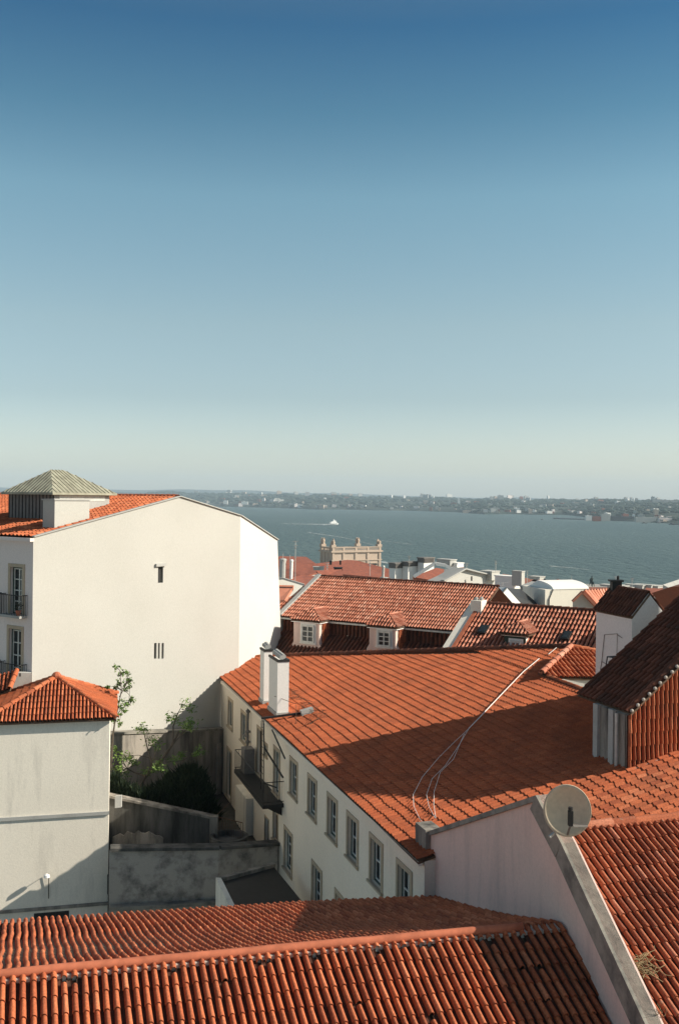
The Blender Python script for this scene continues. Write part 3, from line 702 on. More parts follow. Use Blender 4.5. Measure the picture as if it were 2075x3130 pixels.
# near slope
G0 = atz(1800, 2527, 0)  # placeholder direction only
RR = pix(1800, 2527, 23.0); zr = RR.z; RR2 = atz(2075, 2502, zr); AR = (RR2-RR).normalized(); RLf = RR-AR*1.25; RRt = RR+AR*9
dn2 = h2(.285, -.96); DR = V((dn2.x, dn2.y, -.45)).normalized(); NR = AR.cross(DR); NR = NR if NR.z > 0 else -NR
def r2p(p): return V((p.x, p.y, zat(RR, NR, p.x, p.y)))
l0 = r2p(tK+r1*.33); l1 = r2p(tE2+r1*.33); lv = l0-l1
kk_ = (RR-l1).cross(AR).z/lv.cross(AR).z; lA = l1+lv*kk_
lb = RLf+DR*9
tiles(right, RR, AR, DR, [lA, RRt, RRt+DR*8.5, l1-lv*.5], .176, .40, 'canal', 'tile_old', 'tiled_slope', amp=.078, seed=41, segs=8, wob=.02, lat=.008)
ridge(right, RLf, RRt, .125, .62, 'tile_old', 'ridge_tiles', lift=.02)
mb = MB(); fs = V((-dn2.x, -dn2.y, -.45)).normalized(); mb.poly(RLf, RRt, RRt+fs*4, RLf+fs*6.5)
mb.build('far_slope', 'tile_dark', right)
# dead vines on the tiles
rr = random.Random(12); mb = MB(); base = onp(1945, 3000, RR, NR)
for k in range(26):
    u, v = 1925+rr.uniform(0, 30), 2945+rr.uniform(0, 40); p = []
    du, dv = rr.uniform(2, 14), rr.uniform(-4, 9)
    for i in range(7):
        q = onp(min(2068, u), v, RR, NR)+UP*(.1+.06*rr.random()); p.append(q); u += du+rr.uniform(-9, 9); v += dv+rr.uniform(-11, 11)
    mb.tube(p, .007, 4)
solo(mb, 'dead_vine', plain('dry_vine', (.26, .19, .1), .9), 'tangle of dry yellowish vine stems on the tiles beside the sloping coping', 'vine')
mb = MB(); rr = random.Random(13); c = tE+r1*.2
for k in range(7):
    p = [tE+(tK-tE).normalized()*.15+r1*.25+V((0, 0, -.1))]
    for i in range(4): p.append(p[-1]+V((rr.uniform(-.05, .07), rr.uniform(-.06, .06), rr.uniform(.02, .1))))
    mb.tube(p, .008, 4, .003)
solo(mb, 'dry_weed', bpy.data.materials['dry_vine'], 'small dry weed growing out of the coping near the bottom right corner', 'weed')
# satellite dish
dc = pix(1733, 2478, 21.6); dn = V((-.12, -.97, .16)).normalized()
dish = thing('satellite_dish', 'round grey satellite dish mounted beside the top of the concrete coping', 'satellite dish', dc-UP*.5)
ex = dn.cross(UP).normalized(); ey = ex.cross(dn).normalized(); mb = MB(); R_ = .525; rings = []
for ri in range(9):
    r = R_*ri/8; dep = .16*(1-(ri/8)**2)
    rings.append(mb.vs([dc+ex*r*math.cos(2*math.pi*k/40)*.97+ey*r*math.sin(2*math.pi*k/40)*1.04-dn*dep for k in range(40)]))
back = mb.vs([dc+ex*(R_+.006)*math.cos(2*math.pi*k/40)*.97+ey*(R_+.006)*math.sin(2*math.pi*k/40)*1.04-dn*.03 for k in range(40)])
bk2 = mb.vs([dc+ex*(R_*.5)*math.cos(2*math.pi*k/40)*.97+ey*(R_*.5)*math.sin(2*math.pi*k/40)*1.04-dn*.19 for k in range(40)])
rings += [back, bk2]
for a, b in zip(rings, rings[1:]):
    for k in range(40): mb.f.append([a[k], a[(k+1) % 40], b[(k+1) % 40], b[k]])
mb.f.append(bk2); mb.build('reflector', 'dish', dish, smooth=True, recalc=False)
lowp = dc-ey*.36-ex*.33; foc = dc+dn*.42-ey*.08-ex*.02
mb = MB(); mb.beam(dc-ey*.52-dn*.05, foc-UP*.16, .035, .035); mb.beam(foc-UP*.2, foc-UP*.2-ex*.0+UP*.06, .05, .05); mb.beam(dc-ey*.3-ex*.42, dc-ey*.28-ex*.1+dn*.2, .04, .04); mb.beam(dc-ey*.28-ex*.1+dn*.2, foc-UP*.1, .035, .035); mb.build('feed_arm', 'pipe', dish)
mb = MB(); mb.beam(foc-UP*.17, foc+UP*.14, .1, .1); mb.tube([foc+UP*.02-dn*.1, foc+UP*.02+dn*.02], .045, 8)
mb.tube([foc+UP*.16, foc+UP*.22], .05, 8); mb.build('receiver', 'iron', dish)
mb = MB(); mb.beam(foc-UP*.15, foc-UP*.02, .075, .075); mb.build('receiver_cover', 'boat', dish)
mb = MB(); mb.beam(dc-dn*.2-ey*.1, dc-dn*.28-UP*.75-r1*.05, .06, .06); mb.beam(dc-dn*.26-UP*.3, dc-dn*.1-UP*.55-r1*.42, .05, .05); mb.build('mast', 'galv', dish)
# =================================================================== UPPER RIGHT HOUSE (dark roof, tile-hung wall)
e0 = pix(1923, 2180, 30.7); e1 = onp(1760, 2121, *vplane(e0, d1)); e1.z = e0.z
vn = onp(2075, 2030, *vplane(e0, r1)); rs = (vn.z-e0.z)/(vn-e0).dot(r1); rs = min(rs, .80)
upr = thing('dormer_house', 'house with a dark steep roof above a tile hung wall at the right edge', 'house', e0-UP*3)
DU = -(V((r1.x, r1.y, rs))).normalized(); NU = d1.cross(DU); NU = NU if NU.z > 0 else -NU
Lu = 13.5; upv = -DU
def onU(u, v): return onp(u, v, e0, NU)
fv = e1
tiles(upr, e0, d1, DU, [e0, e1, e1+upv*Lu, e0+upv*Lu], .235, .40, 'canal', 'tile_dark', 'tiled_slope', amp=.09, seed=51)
rr = random.Random(3)
for k in range(int(4.2/.26)):
    mb = MB(); p = e0+upv*(.1+k*.26)+UP*.03; mb.lathe(p-UP*.01-d1*.02+V((rr.uniform(-.015,.015),0,0)), [(.04, -.05), (.055, -.01), (.045, .03), (.015, .045)], 7); mb.build('mortar_lump', 'mortar', upr)

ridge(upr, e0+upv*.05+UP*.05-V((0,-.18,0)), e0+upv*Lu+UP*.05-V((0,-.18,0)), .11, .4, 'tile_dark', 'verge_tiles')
# walls
wb0 = p1(1903, 2345); wz = V((wb0.x, wb0.y, 0))
gz = lambda p: zat(E, NP1, p.x, p.y)-.1
tw0 = V((e0.x, e0.y, 0))+d1*.12-r1*.02
mb = MB(); Lr = 11.0
def wp(a, z): return V((tw0.x, tw0.y, 0))+r1*a+UP*z
pl = [wp(0, gz(tw0)), wp(Lr, gz(tw0+r1*Lr)), wp(Lr, e0.z+rs*Lr-.1), wp(0, e0.z-.1)]
AV = V((r1.x, r1.y, 0)); DV = V((0, 0, -1))
tiles(upr, pl[0]+d1*-.02, AV, DV, [p-d1*.02 for p in pl], .165, .42, 'canal', 'tile', 'tile_hung_wall', amp=.085, seed=53, out=-d1)
mb = MB(); mb.prism(pl, d1*1.75); mb.build('wall', 'grim_shade', upr)  # dark plaster puts the deep shade of this wall into its colour
q = V((tw0.x, tw0.y, 0))
for a in (0.62, 1.5): mb = MB(); mb.box(q+d1*(a-.02)-r1*.1+UP*(gz(q)-.2), d1*.26, r1*.14, UP*(e0.z-gz(q)+.15)); mb.build('pilaster', 'conc', upr)
mb = MB(); mb.beam(wp(0, gz(tw0)+.07)-d1*.14, wp(Lr, gz(tw0+r1*Lr)+.07)-d1*.14, .12, .12); mb.build('flashing', 'mortar', upr)
mb = MB(); mb.tube([q+d1*.4-r1*.1+UP*(gz(q)), q+d1*.4-r1*.1+UP*(e0.z-.1)], .05, 7); mb.build('downpipe', 'galv', upr)
# metal frame on the verge
a = onU(1850, 2060)
mb = MB(); f0 = pix(1847, 2065, 35.2); f1_ = pix(1855, 2007, 35.2); f2_ = pix(1905, 2008, 34.2); f3 = pix(1903, 2040, 34.2)
mb.tube([f0, f1_, f2_, f3], .025, 5); mb.tube([pix(1870, 2050, 34.7), pix(1872, 2010, 34.7), f1_], .025, 5); mb.tube([f2_, pix(1920, 2002, 34.4), pix(1905, 2004, 34.8), f1_], .02, 5)
solo(mb, 'metal_frame', 'iron', 'black metal frame standing against the pale stair tower above the dark roof', 'frame')
# stair tower
k0 = pix(1930, 1880, 36.0); kf = onp(1821, 1860, *vplane(k0, d1)); kr = onp(2030, 1865, *vplane(k0, r1)); kf.z = k0.z; kr.z = k0.z
st = thing('stair_tower', 'slim pale stair tower with a dark gabled roof and white lit gable end', 'tower', k0-UP*5)
kk = (k0+kr)/2; kp = onp(1985, 1813, *vplane(k0, r1)); kp = V((kk.x, kk.y, kp.z)); kpf = kp+(kf-k0)
mb = MB(); gdn = k0.z-6.5
mb.prism([V((k0.x, k0.y, gdn)), V((kr.x, kr.y, gdn)), kr, kp, k0], (kf-k0)); mb.build('wall', 'pinkpale', st)
n_ = r1*-1
mb = MB(); sd = .012
mb.prism([V((k0.x, k0.y, gdn))-d1*sd, V((kr.x, kr.y, gdn))-d1*sd, kr-d1*sd, kp-d1*sd, k0-d1*sd], d1*.01); mb.build('gable_sunlit_sheet', 'white2', st)  # brighter sheet over the gable; its sunlight is put into the colour
sld = (k0-kp).normalized(); NS = d1.cross(sld); NS = NS if NS.z > 0 else -NS
o_ = NS*.03
tiles(st, k0+o_, d1, sld, [k0+o_+sld*.12-d1*.04, kf+o_+sld*.12, kpf+o_, kp+o_-d1*.04], .2, .38, 'canal', 'tile_dark', amp=.07, seed=61)
mb = MB(); mb.prism([kp+UP*.03, kpf+UP*.03, kf+(kr-k0)+UP*.03+r1*.1, kr+UP*.03+r1*.1], UP*.06); mb.build('rear_slope', 'tile_dark', st)
ridge(st, kp+UP*.04, kpf+UP*.04, .07, .4, 'tile_dark')
q = kpf-d1*.25; mb = MB(); mb.cbox(q-UP*.6, .36, .36, .85); ch = mb.build('chimney', 'iron', st)
mb = MB(); mb.cbox(q+UP*.25, .5, .4, .07); mb.lathe(q+UP*.32+V((.08, 0, 0)), [(.05, 0), (.05, .13), (.02, .16)], 7); mb.build('chimney_cap', 'iron', ch)
mb = MB(); P, N = vplane(k0-r1*.03, d1)
def sp(u, v): return onp(u, v, P, N)
mb.tube([sp(1830, 2075), sp(1838, 2020), sp(1846, 1940), sp(1885, 1937), sp(1884, 2005)], .012, 4); mb.tube([sp(1838, 2022), sp(1870, 2040)], .01, 4); mb.tube([sp(1885, 1940), sp(1900, 1950)], .01, 4)
mb.build('conduit', 'rust', st)
mb = MB(); q = V((kr.x, kr.y, 0)); zc0 = onp(1930, 1998, *vplane(k0, r1)).z
mb.prism([V((k0.x, k0.y, zc0-1))-d1*.1, V((kr.x, kr.y, zc0-1))-d1*.1+r1*.6, V((kr.x, kr.y, onp(2030, 1918, *vplane(k0, r1)).z))-d1*.1+r1*.3, V((k0.x, k0.y, zc0))-d1*.1], d1*.09); mb.build('flashing_band', 'conc', st)
# small hipped block in front of the tower
s1 = p1(1655, 2066)+UP*.25; sa = pix(1745, 1977, 44.6); s2 = pix(1690, 2073, 41.8); s3 = onp(1850, 2072, *vplane(s2, r1)); s4 = pix(1850, 1998, 43.4)
sb = thing('hipped_block', 'small white roof block with orange hipped tiles between the long roof and stair tower', 'roof block', p1(1740, 2095))
s3.z = s2.z; sa = pix(1745, 1977, 44.4)
NSb = (s3-s2).cross(sa-s2).normalized(); NSb = NSb if NSb.z > 0 else -NSb
s1b = V((s1.x, s1.y, zat(s2, NSb, s1.x, s1.y))); s4b = onp(1850, 1997, s2, NSb); sab = onp(1745, 1977, s2, NSb)
s1c = onp(1655, 2058, s2, NSb); s2c = onp(1692, 2072, s2, NSb); s3c = onp(1850, 2074, s2, NSb)
Ab = (s3c-s2c).normalized(); Db = h2(.30, -.95); Db = V((Db.x, Db.y, -(NSb.x*Db.x+NSb.y*Db.y)/NSb.z)).normalized()
tiles(sb, s2c, Ab, Db, [s1c, sab, s4b, s3c, s2c], .21, .42, 'canal', 'tile', amp=.09, seed=71)
ridge(sb, sab, s1c, .13, .42, 'tile_pink', 'hip_tiles', lift=.04); ridge(sb, sab, s4b, .12, .42, 'tile', lift=.02)
pb0 = p1(1650, 2062); pb1 = p1(1795, 2118); 
mb = MB(); s3w = s2+(s3-s2)*1.2; mb.prism([s2-UP*.06-r1*.1, s3w-UP*.06, s3w-UP*3, s2-UP*3-r1*.1], d1*1.5); mb.build('wall', 'white', sb)
mb = MB(); q = q_(sS, aS)-UP*.9; mb.prism([q_(sS+.05, aS+1)-UP*.9, q_(sS+.05, 5)-UP*.9, q_(sS+.05, 5)+r1*5-UP*.9, q_(sS+.05, aS+1)+r1*5-UP*.9], -UP*.2); mb.build('flat_roof', 'white', sb)
mb = MB(); mb.beam(pb0+UP*.02, pb1+UP*.02, .22, .12); mb.build('valley_kerb', 'tile_dark', sb)
ridge(sb, pb0+UP*.06, pb1+UP*.06, .085, .42, 'tile', 'kerb_tiles')
# =================================================================== HOUSES WITH DORMERS (centre)
am = h2(.85, -.52); bm_ = V((-am.y, am.x, 0))
G = pix(980, 1763, 68); Ev = onp(858, 1885, *vplane(G, bm_)); Gr = atz(1530, 1797, G.z); Lr2 = (atz(1518, 1796, G.z)-G).dot(am)
Er = Ev+am*Lr2; Gr = G+am*Lr2
m2 = thing('dormer_building', 'pink building with two dormers under a long pale orange roof', 'building', Ev-UP*8)
DM = (Ev-G).normalized()
tiles(m2, Ev, am, DM, [Ev-am*1.2, G, Gr, Er], .19, .42, 'canal', 'tile_pink', 'tiled_slope', amp=.095, seed=81, segs=5)
ridge(m2, G, Gr, .13, .45, 'tile_dark', lift=.03)
mb = MB(); mb.beam(Ev-am*.1+UP*.1, G-am*.1+UP*.1, .3, .22); mb.build('verge_coping', 'conc', m2)
mb = MB(); mb.poly(G, Gr, Gr+bm_*5-UP*2.5, G+bm_*5-UP*2.5); mb.build('rear_slope', 'tile_dark', m2)
mb = MB(); mb.prism([Ev-UP*.05, G-UP*.05, G+bm_*5-UP*2.6, G+bm_*5-UP*9, Ev-UP*9], -am*.25); mb.build('gable_wall', 'white', m2)
# short tile band under the eaves and lower mansard slope
bnd = Ev+bm_*.25-UP*.12; bl_ = bnd-UP*.75; 
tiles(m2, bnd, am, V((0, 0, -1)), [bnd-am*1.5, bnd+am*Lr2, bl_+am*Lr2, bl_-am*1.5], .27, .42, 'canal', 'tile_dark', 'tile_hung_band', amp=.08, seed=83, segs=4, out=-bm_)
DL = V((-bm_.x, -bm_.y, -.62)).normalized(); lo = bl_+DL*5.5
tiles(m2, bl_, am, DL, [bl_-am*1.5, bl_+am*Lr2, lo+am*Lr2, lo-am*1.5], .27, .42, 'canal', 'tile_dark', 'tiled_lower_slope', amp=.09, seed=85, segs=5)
mb = MB(); mb.beam(Ev-UP*.08, Er-UP*.08, .1, .1); mb.build('gutter', 'galv', m2)
def dormer(parent, P0, a, b, W, Hh, dep, rise, tmat, wmat, wop, cheek=True, seed=0, base='pinkpale', ov=.18):
    """P0: lower left of front face"""
    mb = MB(); mb.box(P0, a*W, b*dep, UP*Hh); d = mb.build('dormer', wmat, parent)
    # front feet flare
    mb = MB()
    for s, x in ((-1, 0), (1, W)):
        q = P0+a*x; mb.prism([q, q+a*s*.22, q+a*s*.16+UP*.35, q+UP*.6], b*.3)
    mb.build('scroll_foot', wmat, d)
    mb = MB(); mb.box(P0+UP*Hh-a*.12-b*.12, a*(W+.24), b*(dep), UP*.12); mb.build('cornice', 'white2', d)
    z = UP*(Hh+.14); f0 = P0+z-a*ov-b*ov; f1 = P0+z+a*(W+ov)-b*ov; g0 = P0+z-a*ov+b*dep; g1 = P0+z+a*(W+ov)+b*dep
    c0 = P0+z+a*W/2+b*W*.42+UP*rise; c1 = P0+z+a*W/2+b*(dep+.6)+UP*rise
    for pl, A_ in (([f1, g1, c1, c0], b), ([g0, f0, c0, c1], b), ([f0, f1, c0], a)):
        N_ = (pl[1]-pl[0]).cross(pl[2]-pl[0]).normalized(); N_ = N_ if N_.z > 0 else -N_
        D_ = A_.cross(N_).normalized(); D_ = D_ if D_.z < 0 else -D_
        tiles(d, pl[0], A_, D_, pl, .2, .36, 'canal', tmat, 'dormer_roof', amp=.08, seed=seed+1, segs=5)
    ridge(d, c0, c1, .09, .36, 'tile_pink')
    if cheek:
        q = P0+a*(W+.012)+b*.28; pl = [q, q+b*(dep-.3), q+b*(dep-.3)+UP*Hh, q+UP*Hh]
        tiles(d, q, b, V((0, 0, -1)), pl, .2, .36, 'canal', 'tile', 'tile_hung_cheek', amp=.07, seed=seed+2, segs=4, out=a)
    window(d, P0, a, -b, wop, -.03, 2, 3, sw=.1, outer='paint', stone='white2')
    return d
def m2dorm(ul, ur, vt, vb, k):
    pl = vplane(Ev-bm_*.95, am); a = onp(ul, vb, *pl); b = onp(ur, vb, *pl); t = onp((ul+ur)/2, vt, *pl); W = (b-a).dot(am); P0 = V((a.x, a.y, (a.z+b.z)/2)); Hh = t.z-P0.z
    wz0, wz1 = P0.z+Hh*.33, P0.z+Hh*.93
    dormer(m2, P0, am, bm_, W, Hh, 3.0, .62, 'tile_pink', 'pink', (W*.33, W*.83, wz0, wz1), seed=90+k)
m2dorm(897, 975, 1903, 1994, 0); m2dorm(1128, 1208, 1922, 2003, 4)
# right part: darker, wide barrel tiles
G3 = pix(1477, 1846, 55); E3 = onp(1388, 1992, *vplane(G3, bm_)); L3 = (atz(1880, 1868, G3.z)-G3).dot(am); D3 = (E3-G3).normalized()
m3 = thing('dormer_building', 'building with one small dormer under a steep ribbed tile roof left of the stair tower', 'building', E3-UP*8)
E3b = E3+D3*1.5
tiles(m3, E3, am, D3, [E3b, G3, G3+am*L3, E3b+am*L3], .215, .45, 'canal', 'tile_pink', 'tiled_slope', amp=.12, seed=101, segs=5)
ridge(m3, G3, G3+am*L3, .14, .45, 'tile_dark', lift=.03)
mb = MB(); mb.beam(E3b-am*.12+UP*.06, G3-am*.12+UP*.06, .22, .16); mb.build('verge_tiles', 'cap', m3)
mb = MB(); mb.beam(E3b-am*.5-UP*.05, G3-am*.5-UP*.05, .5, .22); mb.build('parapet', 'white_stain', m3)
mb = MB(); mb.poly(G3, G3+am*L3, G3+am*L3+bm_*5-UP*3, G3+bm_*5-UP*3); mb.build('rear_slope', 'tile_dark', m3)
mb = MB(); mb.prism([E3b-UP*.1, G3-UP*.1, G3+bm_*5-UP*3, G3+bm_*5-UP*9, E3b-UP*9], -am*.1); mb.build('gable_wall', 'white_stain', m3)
N3 = am.cross(D3); N3 = N3 if N3.z > 0 else -N3
def s3p(u, v): return onp(u, v, E3, N3)
for (u0, v0_, u1, v1q) in ((1472, 1918, 1502, 1943), (1724, 1937, 1752, 1962)):
    q = s3p(u0, v0_)+N3*.12; L = (s3p(u1, v0_)-s3p(u0, v0_)).length*.9; hgt = (s3p(u0, v1q)-s3p(u0, v0_)).dot(D3)
    mb = MB(); mb.box(q, am*L, D3*hgt, N3*.09); sk = mb.build('skylight', 'iron', m3)
    mb = MB(); mb.box(q+am*.07+D3*.07+N3*.093, am*(L-.14), D3*(hgt-.14), N3*.01); mb.build('pane', 'glass', sk)
# dormer on m3
pl = vplane(s3p(1590, 1960)-bm_*.3, am); a = onp(1540, 2000, *pl); b = onp(1604, 2000, *pl); W = (b-a).dot(am); tz = onp(1580, 1945, *pl).z
dormer(m3, V((a.x, a.y, a.z-.3)), am, bm_, W, tz-a.z+.3, 1.7, .5, 'tile_pink', 'green', (W*.3, W*.82, a.z-.1, tz-.22), cheek=False, seed=120, ov=.3)
mb = MB(); q = V((a.x, a.y, a.z-.3))+am*(W+.005)+bm_*.05; mb.box(q, am*.02, bm_*1.5, UP*(tz-a.z+.28)); mb.build('dormer_side', 'white2', m3)
q = s3p(1437, 1935); q = onp(1437, 1935, *vplane(E3-am*.4, bm_)); zt_ = onp(1437, 1835, *vplane(q, am)).z
mb = MB(); mb.box(V((q.x, q.y, q.z-1)), am*.62, bm_*.75, UP*(zt_-q.z+1)); ch = mb.build('chimney', 'white_stain', m3)
mb = MB(); mb.lathe(V((q.x, q.y, zt_))+am*.2+bm_*.3, [(.14, 0), (.12, .12), (.04, .16)], 8); mb.lathe(V((q.x, q.y, zt_))+am*.45+bm_*.4, [(.12, 0), (.1, .14), (.04, .2)], 8); mb.build('chimney_pot', 'conc', ch)
# =================================================================== MID CITY
def city(name, label, cat, Y, roofs, walls=(), group=None, rm='ftile', wm='white', rise=2.0, drop=9, tw=1.1):
    pts = [p for r in list(roofs)+list(walls) for p in r]
    uc = sum(p[0] for p in pts)/len(pts); vc = max(p[1] for p in pts); base = pix(uc, vc, Y)
    t = thing(name, label, cat, base-UP*drop, group)
    for r in roofs:
        q = [pix(p[0], p[1], Y+(p[2] if len(p) > 2 else 0)) for p in r]
        MB().prism(q, -UP*.3).build('roof', rm, t)
    for k, r in enumerate(walls):
        um = min(p[0] for p in r); q = [pix(p[0], p[1], Y+tw*(p[0]-um)/F*Y) for p in r]
        MB().prism(q, V((-1.0, 3.0, 0))).build('wall', wm, t)
    return t
def grid_roof(t, quad, Y, ncol, mat='tile_pink'):   # ribbed columns on a mid distance roof
    q = [pix(p[0], p[1], Y+(p[2] if len(p) > 2 else 0))+UP*.05 for p in quad]; mb = MB()
    for k in range(ncol):
        f = (k+.5)/ncol; mb.tube([q[0].lerp(q[1], f), q[3].lerp(q[2], f)], (q[0]-q[1]).length/ncol*.30, 5)
    mb.build('tile_ribs', mat, t)
# crop helpers: c2(x,y) -> source px for crop (650,1480)/2.24 ; c3 for crop (1375,1480)/2.24
def c2(*a): return [(650+x/2.24, 1480+y/2.24)+tuple(r) for x, y, *r in a]
def c3(*a): return [(1375+x/2.24, 1480+y/2.24)+tuple(r) for x, y, *r in a]
city('house', 'far orange roofed house peeping out right beside the white building', 'house', 330, [c2((430, 545, 0), (455, 492, 12), (640, 497, 12), (710, 545, 0))], [c2((440, 560), (440, 545), (700, 545), (700, 640))])
city('house', 'dark red roofed house behind the two grey vent pipes', 'house', 215, [c2((430, 532, 9), (690, 548, 9), (735, 600, 0), (620, 632, -4), (440, 655, -4))], [c2((440, 655), (700, 610), (700, 760), (440, 760))])
city('house', 'broad brick red roof below the ornate stone arch top', 'house', 255, [c2((700, 600, 0), (690, 545, 8), (920, 518, 16), (985, 522, 16), (1215, 582, 8), (1210, 645, 0), (880, 645, 0))], [c2((720, 600), (1200, 640), (1200, 760), (720, 760))])
city('house', 'orange tile roof piece with pale verge below the left end of the ornate arch', 'house', 190, [c2((710, 592, 0), (885, 582, 5), (895, 645, -3), (745, 640, -3))], [c2((745, 640), (895, 640), (895, 700), (745, 700))])
for k, (x0, y0, x1, y1) in enumerate(((690, 570, 760, 590), (800, 530, 815, 552), (868, 530, 880, 552), (830, 575, 885, 588), (868, 588, 888, 628))):
    q0, q1 = c2((x0, y0), (x1, y1)); a = pix(q0[0], q0[1], 205); b = pix(q1[0], q1[1], 205)
    mb = MB(); mb.box(V((a.x, a.y, b.z)), V((b.x-a.x, 0, 0)), V((0, 1.5, 0)), UP*(a.z-b.z)); mb.cbox(V(((a.x+b.x)/2, a.y+.75, a.z)), (b.x-a.x)*1.15, 1.7, .15)
    tag(mb.build('roof_chimney', ('conc', 'iron', 'iron', 'iron', 'iron')[k]), ['pale low chimney wall left of the broad red roof', 'short dark chimney on the ridge left of the arch', 'short dark chimney directly under the arch left bay', 'dark flat vent box on the brick red roof', 'dark upright stack under the flat vent box'][k], 'chimney')
city('house', 'reddish shaded roof directly right of the white building above the long pale orange roof', 'house', 120, [c2((500, 650, -3), (610, 622, 3), (745, 630, 3), (650, 700, -5))], [c2((520, 655), (650, 700), (650, 800), (520, 800))])
# near white gable pieces by the white building edge
t = city('house', 'small white gabled house with short tile slope squeezed beside the tall white building', 'house', 78, [c2((452, 690, 0), (556, 692, 0), (495, 790, -3), (440, 800, -3))], [c2((440, 660), (470, 640), (620, 695), (500, 800), (470, 850), (440, 850))], rm='tile_pink')
mb = MB(); a, b, c = [pix(*p, 77.5) for p in c2((455, 648), (480, 645), (628, 690))]
mb.beam(a, b, .3, .15); mb.beam(b, c, .3, .15); mb.build('verge_coping', 'conc', t)
# poles and pipes
for (x, y0, y1, r, m_, lab) in ((481, 523, 640, .38, 'galv', 'thick grey vent pipe right beside the white building'), (540, 530, 630, .2, 'boat', 'thin white vent pipe right of the thick grey one'), (1168, 572, 642, .16, 'galv', 'slim pale flue pipe at the right end of the brick red roof')):
    (u0, va), (u1, vb) = c2((x, y0), (x-4, y1)); Y = 115
    mb = MB(); mb.tube([pix(u1, vb+8, Y), pix(u0, va, Y)], r, 10); mb.lathe(pix(u0, va, Y), [(r*1.15, 0), (r*1.15, .15), (r*.7, .25)], 10)
    tag(mb.build('vent_pipe', m_), lab, 'vent pipe')
def antenna(u, v0, v1, Y, lab, arms=((0, 14), (.12, 10), (.3, 8)), r=.035):
    a, b = pix(u, v1, Y), pix(u, v0, Y); b.x = a.x; mb = MB(); mb.tube([a, b], r, 5)
    s = Y/F
    for f, L in arms:
        c = b.lerp(a, f); mb.tube([c-V((L*s, L*s*.4, 0)), c+V((L*s, L*s*.4, 0))], r*.7, 4)
        for k in range(-3, 4): mb.tube([c+V((L*s*k/3, L*s*.4*k/3, 0))-V((-.1, .3, 0))*s*14, c+V((L*s*k/3, L*s*.4*k/3, 0))+V((-.1, .3, .0))*s*14+UP*.1], r*.4, 3)
    return tag(mb.build('antenna', 'galv'), lab, 'antenna')
antenna(902, 1655, 1780, 112, 'tall television aerial mast in front of the river left of the arch', ((0, 9), (.1, 6), (.16, 5), (.4, 3)))
antenna(865, 1692, 1745, 118, 'short thin aerial above the orange roof beside the white building', ((0, 2),), .025)
antenna(886, 1695, 1790, 116, 'thin bare pole between the two vent pipes', ((0, 1),), .025)
antenna(1514, 1716, 1750, 118, 'small aerial with reddish head above the long white gable wall', ((0, 4), (.2, 3)), .03)
antenna(1535, 1782, 1800, 100, 'low wide aerial standing before the white gable wall', ((0, 20),), .03)
antenna(1718, 1775, 1850, 250, 'thin aerial beside the white barrel vault', ((0, 3),), .03)
# right of centre
t = city('house', 'orange hipped roof with three white chimneys at the river skyline', 'house', 140, [c2((1185, 645, 0), (1345, 598, 8), (1440, 612, 8), (1400, 665, 0))], [c2((1200, 645), (1400, 660), (1400, 760), (1200, 760))])
for k, (x0, x1, yt, yb) in enumerate(((1248, 1318, 540, 632), (1338, 1420, 532, 612), (1445, 1520, 504, 590))):
    (u0, va), (u1, vb) = c2((x0, yt), (x1, yb)); a, b = pix(u0, va, 137), pix(u1, vb, 137); hh = a.z-b.z
    X_ = V((b.x-a.x, (b.x-a.x)*.9, 0)); Y_ = V((-.75, .9, 0)); o_ = V((a.x, a.y, b.z))
    mb = MB(); mb.box(o_-UP, X_, Y_, UP*(hh*.6+1)); c = mb.build('chimney', 'white2', t)
    mb = MB(); mb.box(o_+UP*hh*.6-X_*.03-Y_*.05, X_*1.06, Y_*1.1, UP*hh*.34)
    for i in range(9): mb.box(o_+X_*(i/9)-Y_*.12+UP*hh*.62, X_*.05, Y_*.05, UP*hh*.3)
    mb.box(o_+UP*hh*.94-X_*.07-Y_*.12, X_*1.14, Y_*1.24, UP*.12); mb.build('cowl', 'pipe', c)
t = city('house', 'white gabled house with orange roof and raised white verge right of the three chimneys', 'house', 130, [c2((1370, 635, 0), (1530, 572, 7), (1625, 590, 7), (1560, 668, 0), (1480, 668, 0))], [c2((1470, 665), (1580, 640), (1660, 590), (1660, 700), (1470, 700))])
mb = MB(); p_ = [pix(*q, 128) for q in c2((1375, 632), (1520, 543), (1590, 556), (1650, 588))]
for a, b in zip(p_, p_[1:]): mb.beam(a, b, .5, .4)
mb.build('verge_coping', 'white2', t)
t = city('long_gable', 'long bright white curved gable wall standing before the river', 'building', 118, [], [c3((-80, 672), (-20, 645), (100, 578), (200, 603), (285, 622), (350, 635), (395, 652), (440, 682), (475, 716), (475, 830), (-80, 830))])
mb = MB(); p_ = [pix(q[0], q[1], 117.6+1.1*max(0, q[0]-(1375-80/2.24))/F*118) for q in c3((-50, 660), (-20, 645), (100, 578), (200, 603), (285, 622), (350, 635), (395, 652), (440, 682), (475, 716))]
for a, b in zip(p_, p_[1:]): mb.beam(a, b, .5, .16)
mb.build('coping', 'conc', t)
def cblock(parent, x0, x1, y0, y1, Y, dy, mat, name, cr=c3):
    (u0, va), (u1, vb) = cr((x0, y0), (x1, y1)); a, b = pix(u0, va, Y), pix(u1, vb, Y)
    mb = MB(); X_ = V((b.x-a.x, (b.x-a.x)*1.1, 0)); Y_ = V((-dy*.6, dy*.7, 0)); o_ = V((a.x, a.y, b.z))
    mb.box(o_, X_, Y_, UP*(a.z-b.z)); mb.box(V((a.x, a.y, a.z))-X_*.04-Y_*.04, X_*1.08, Y_*1.08, UP*.12)
    return mb.build(name, mat, parent)
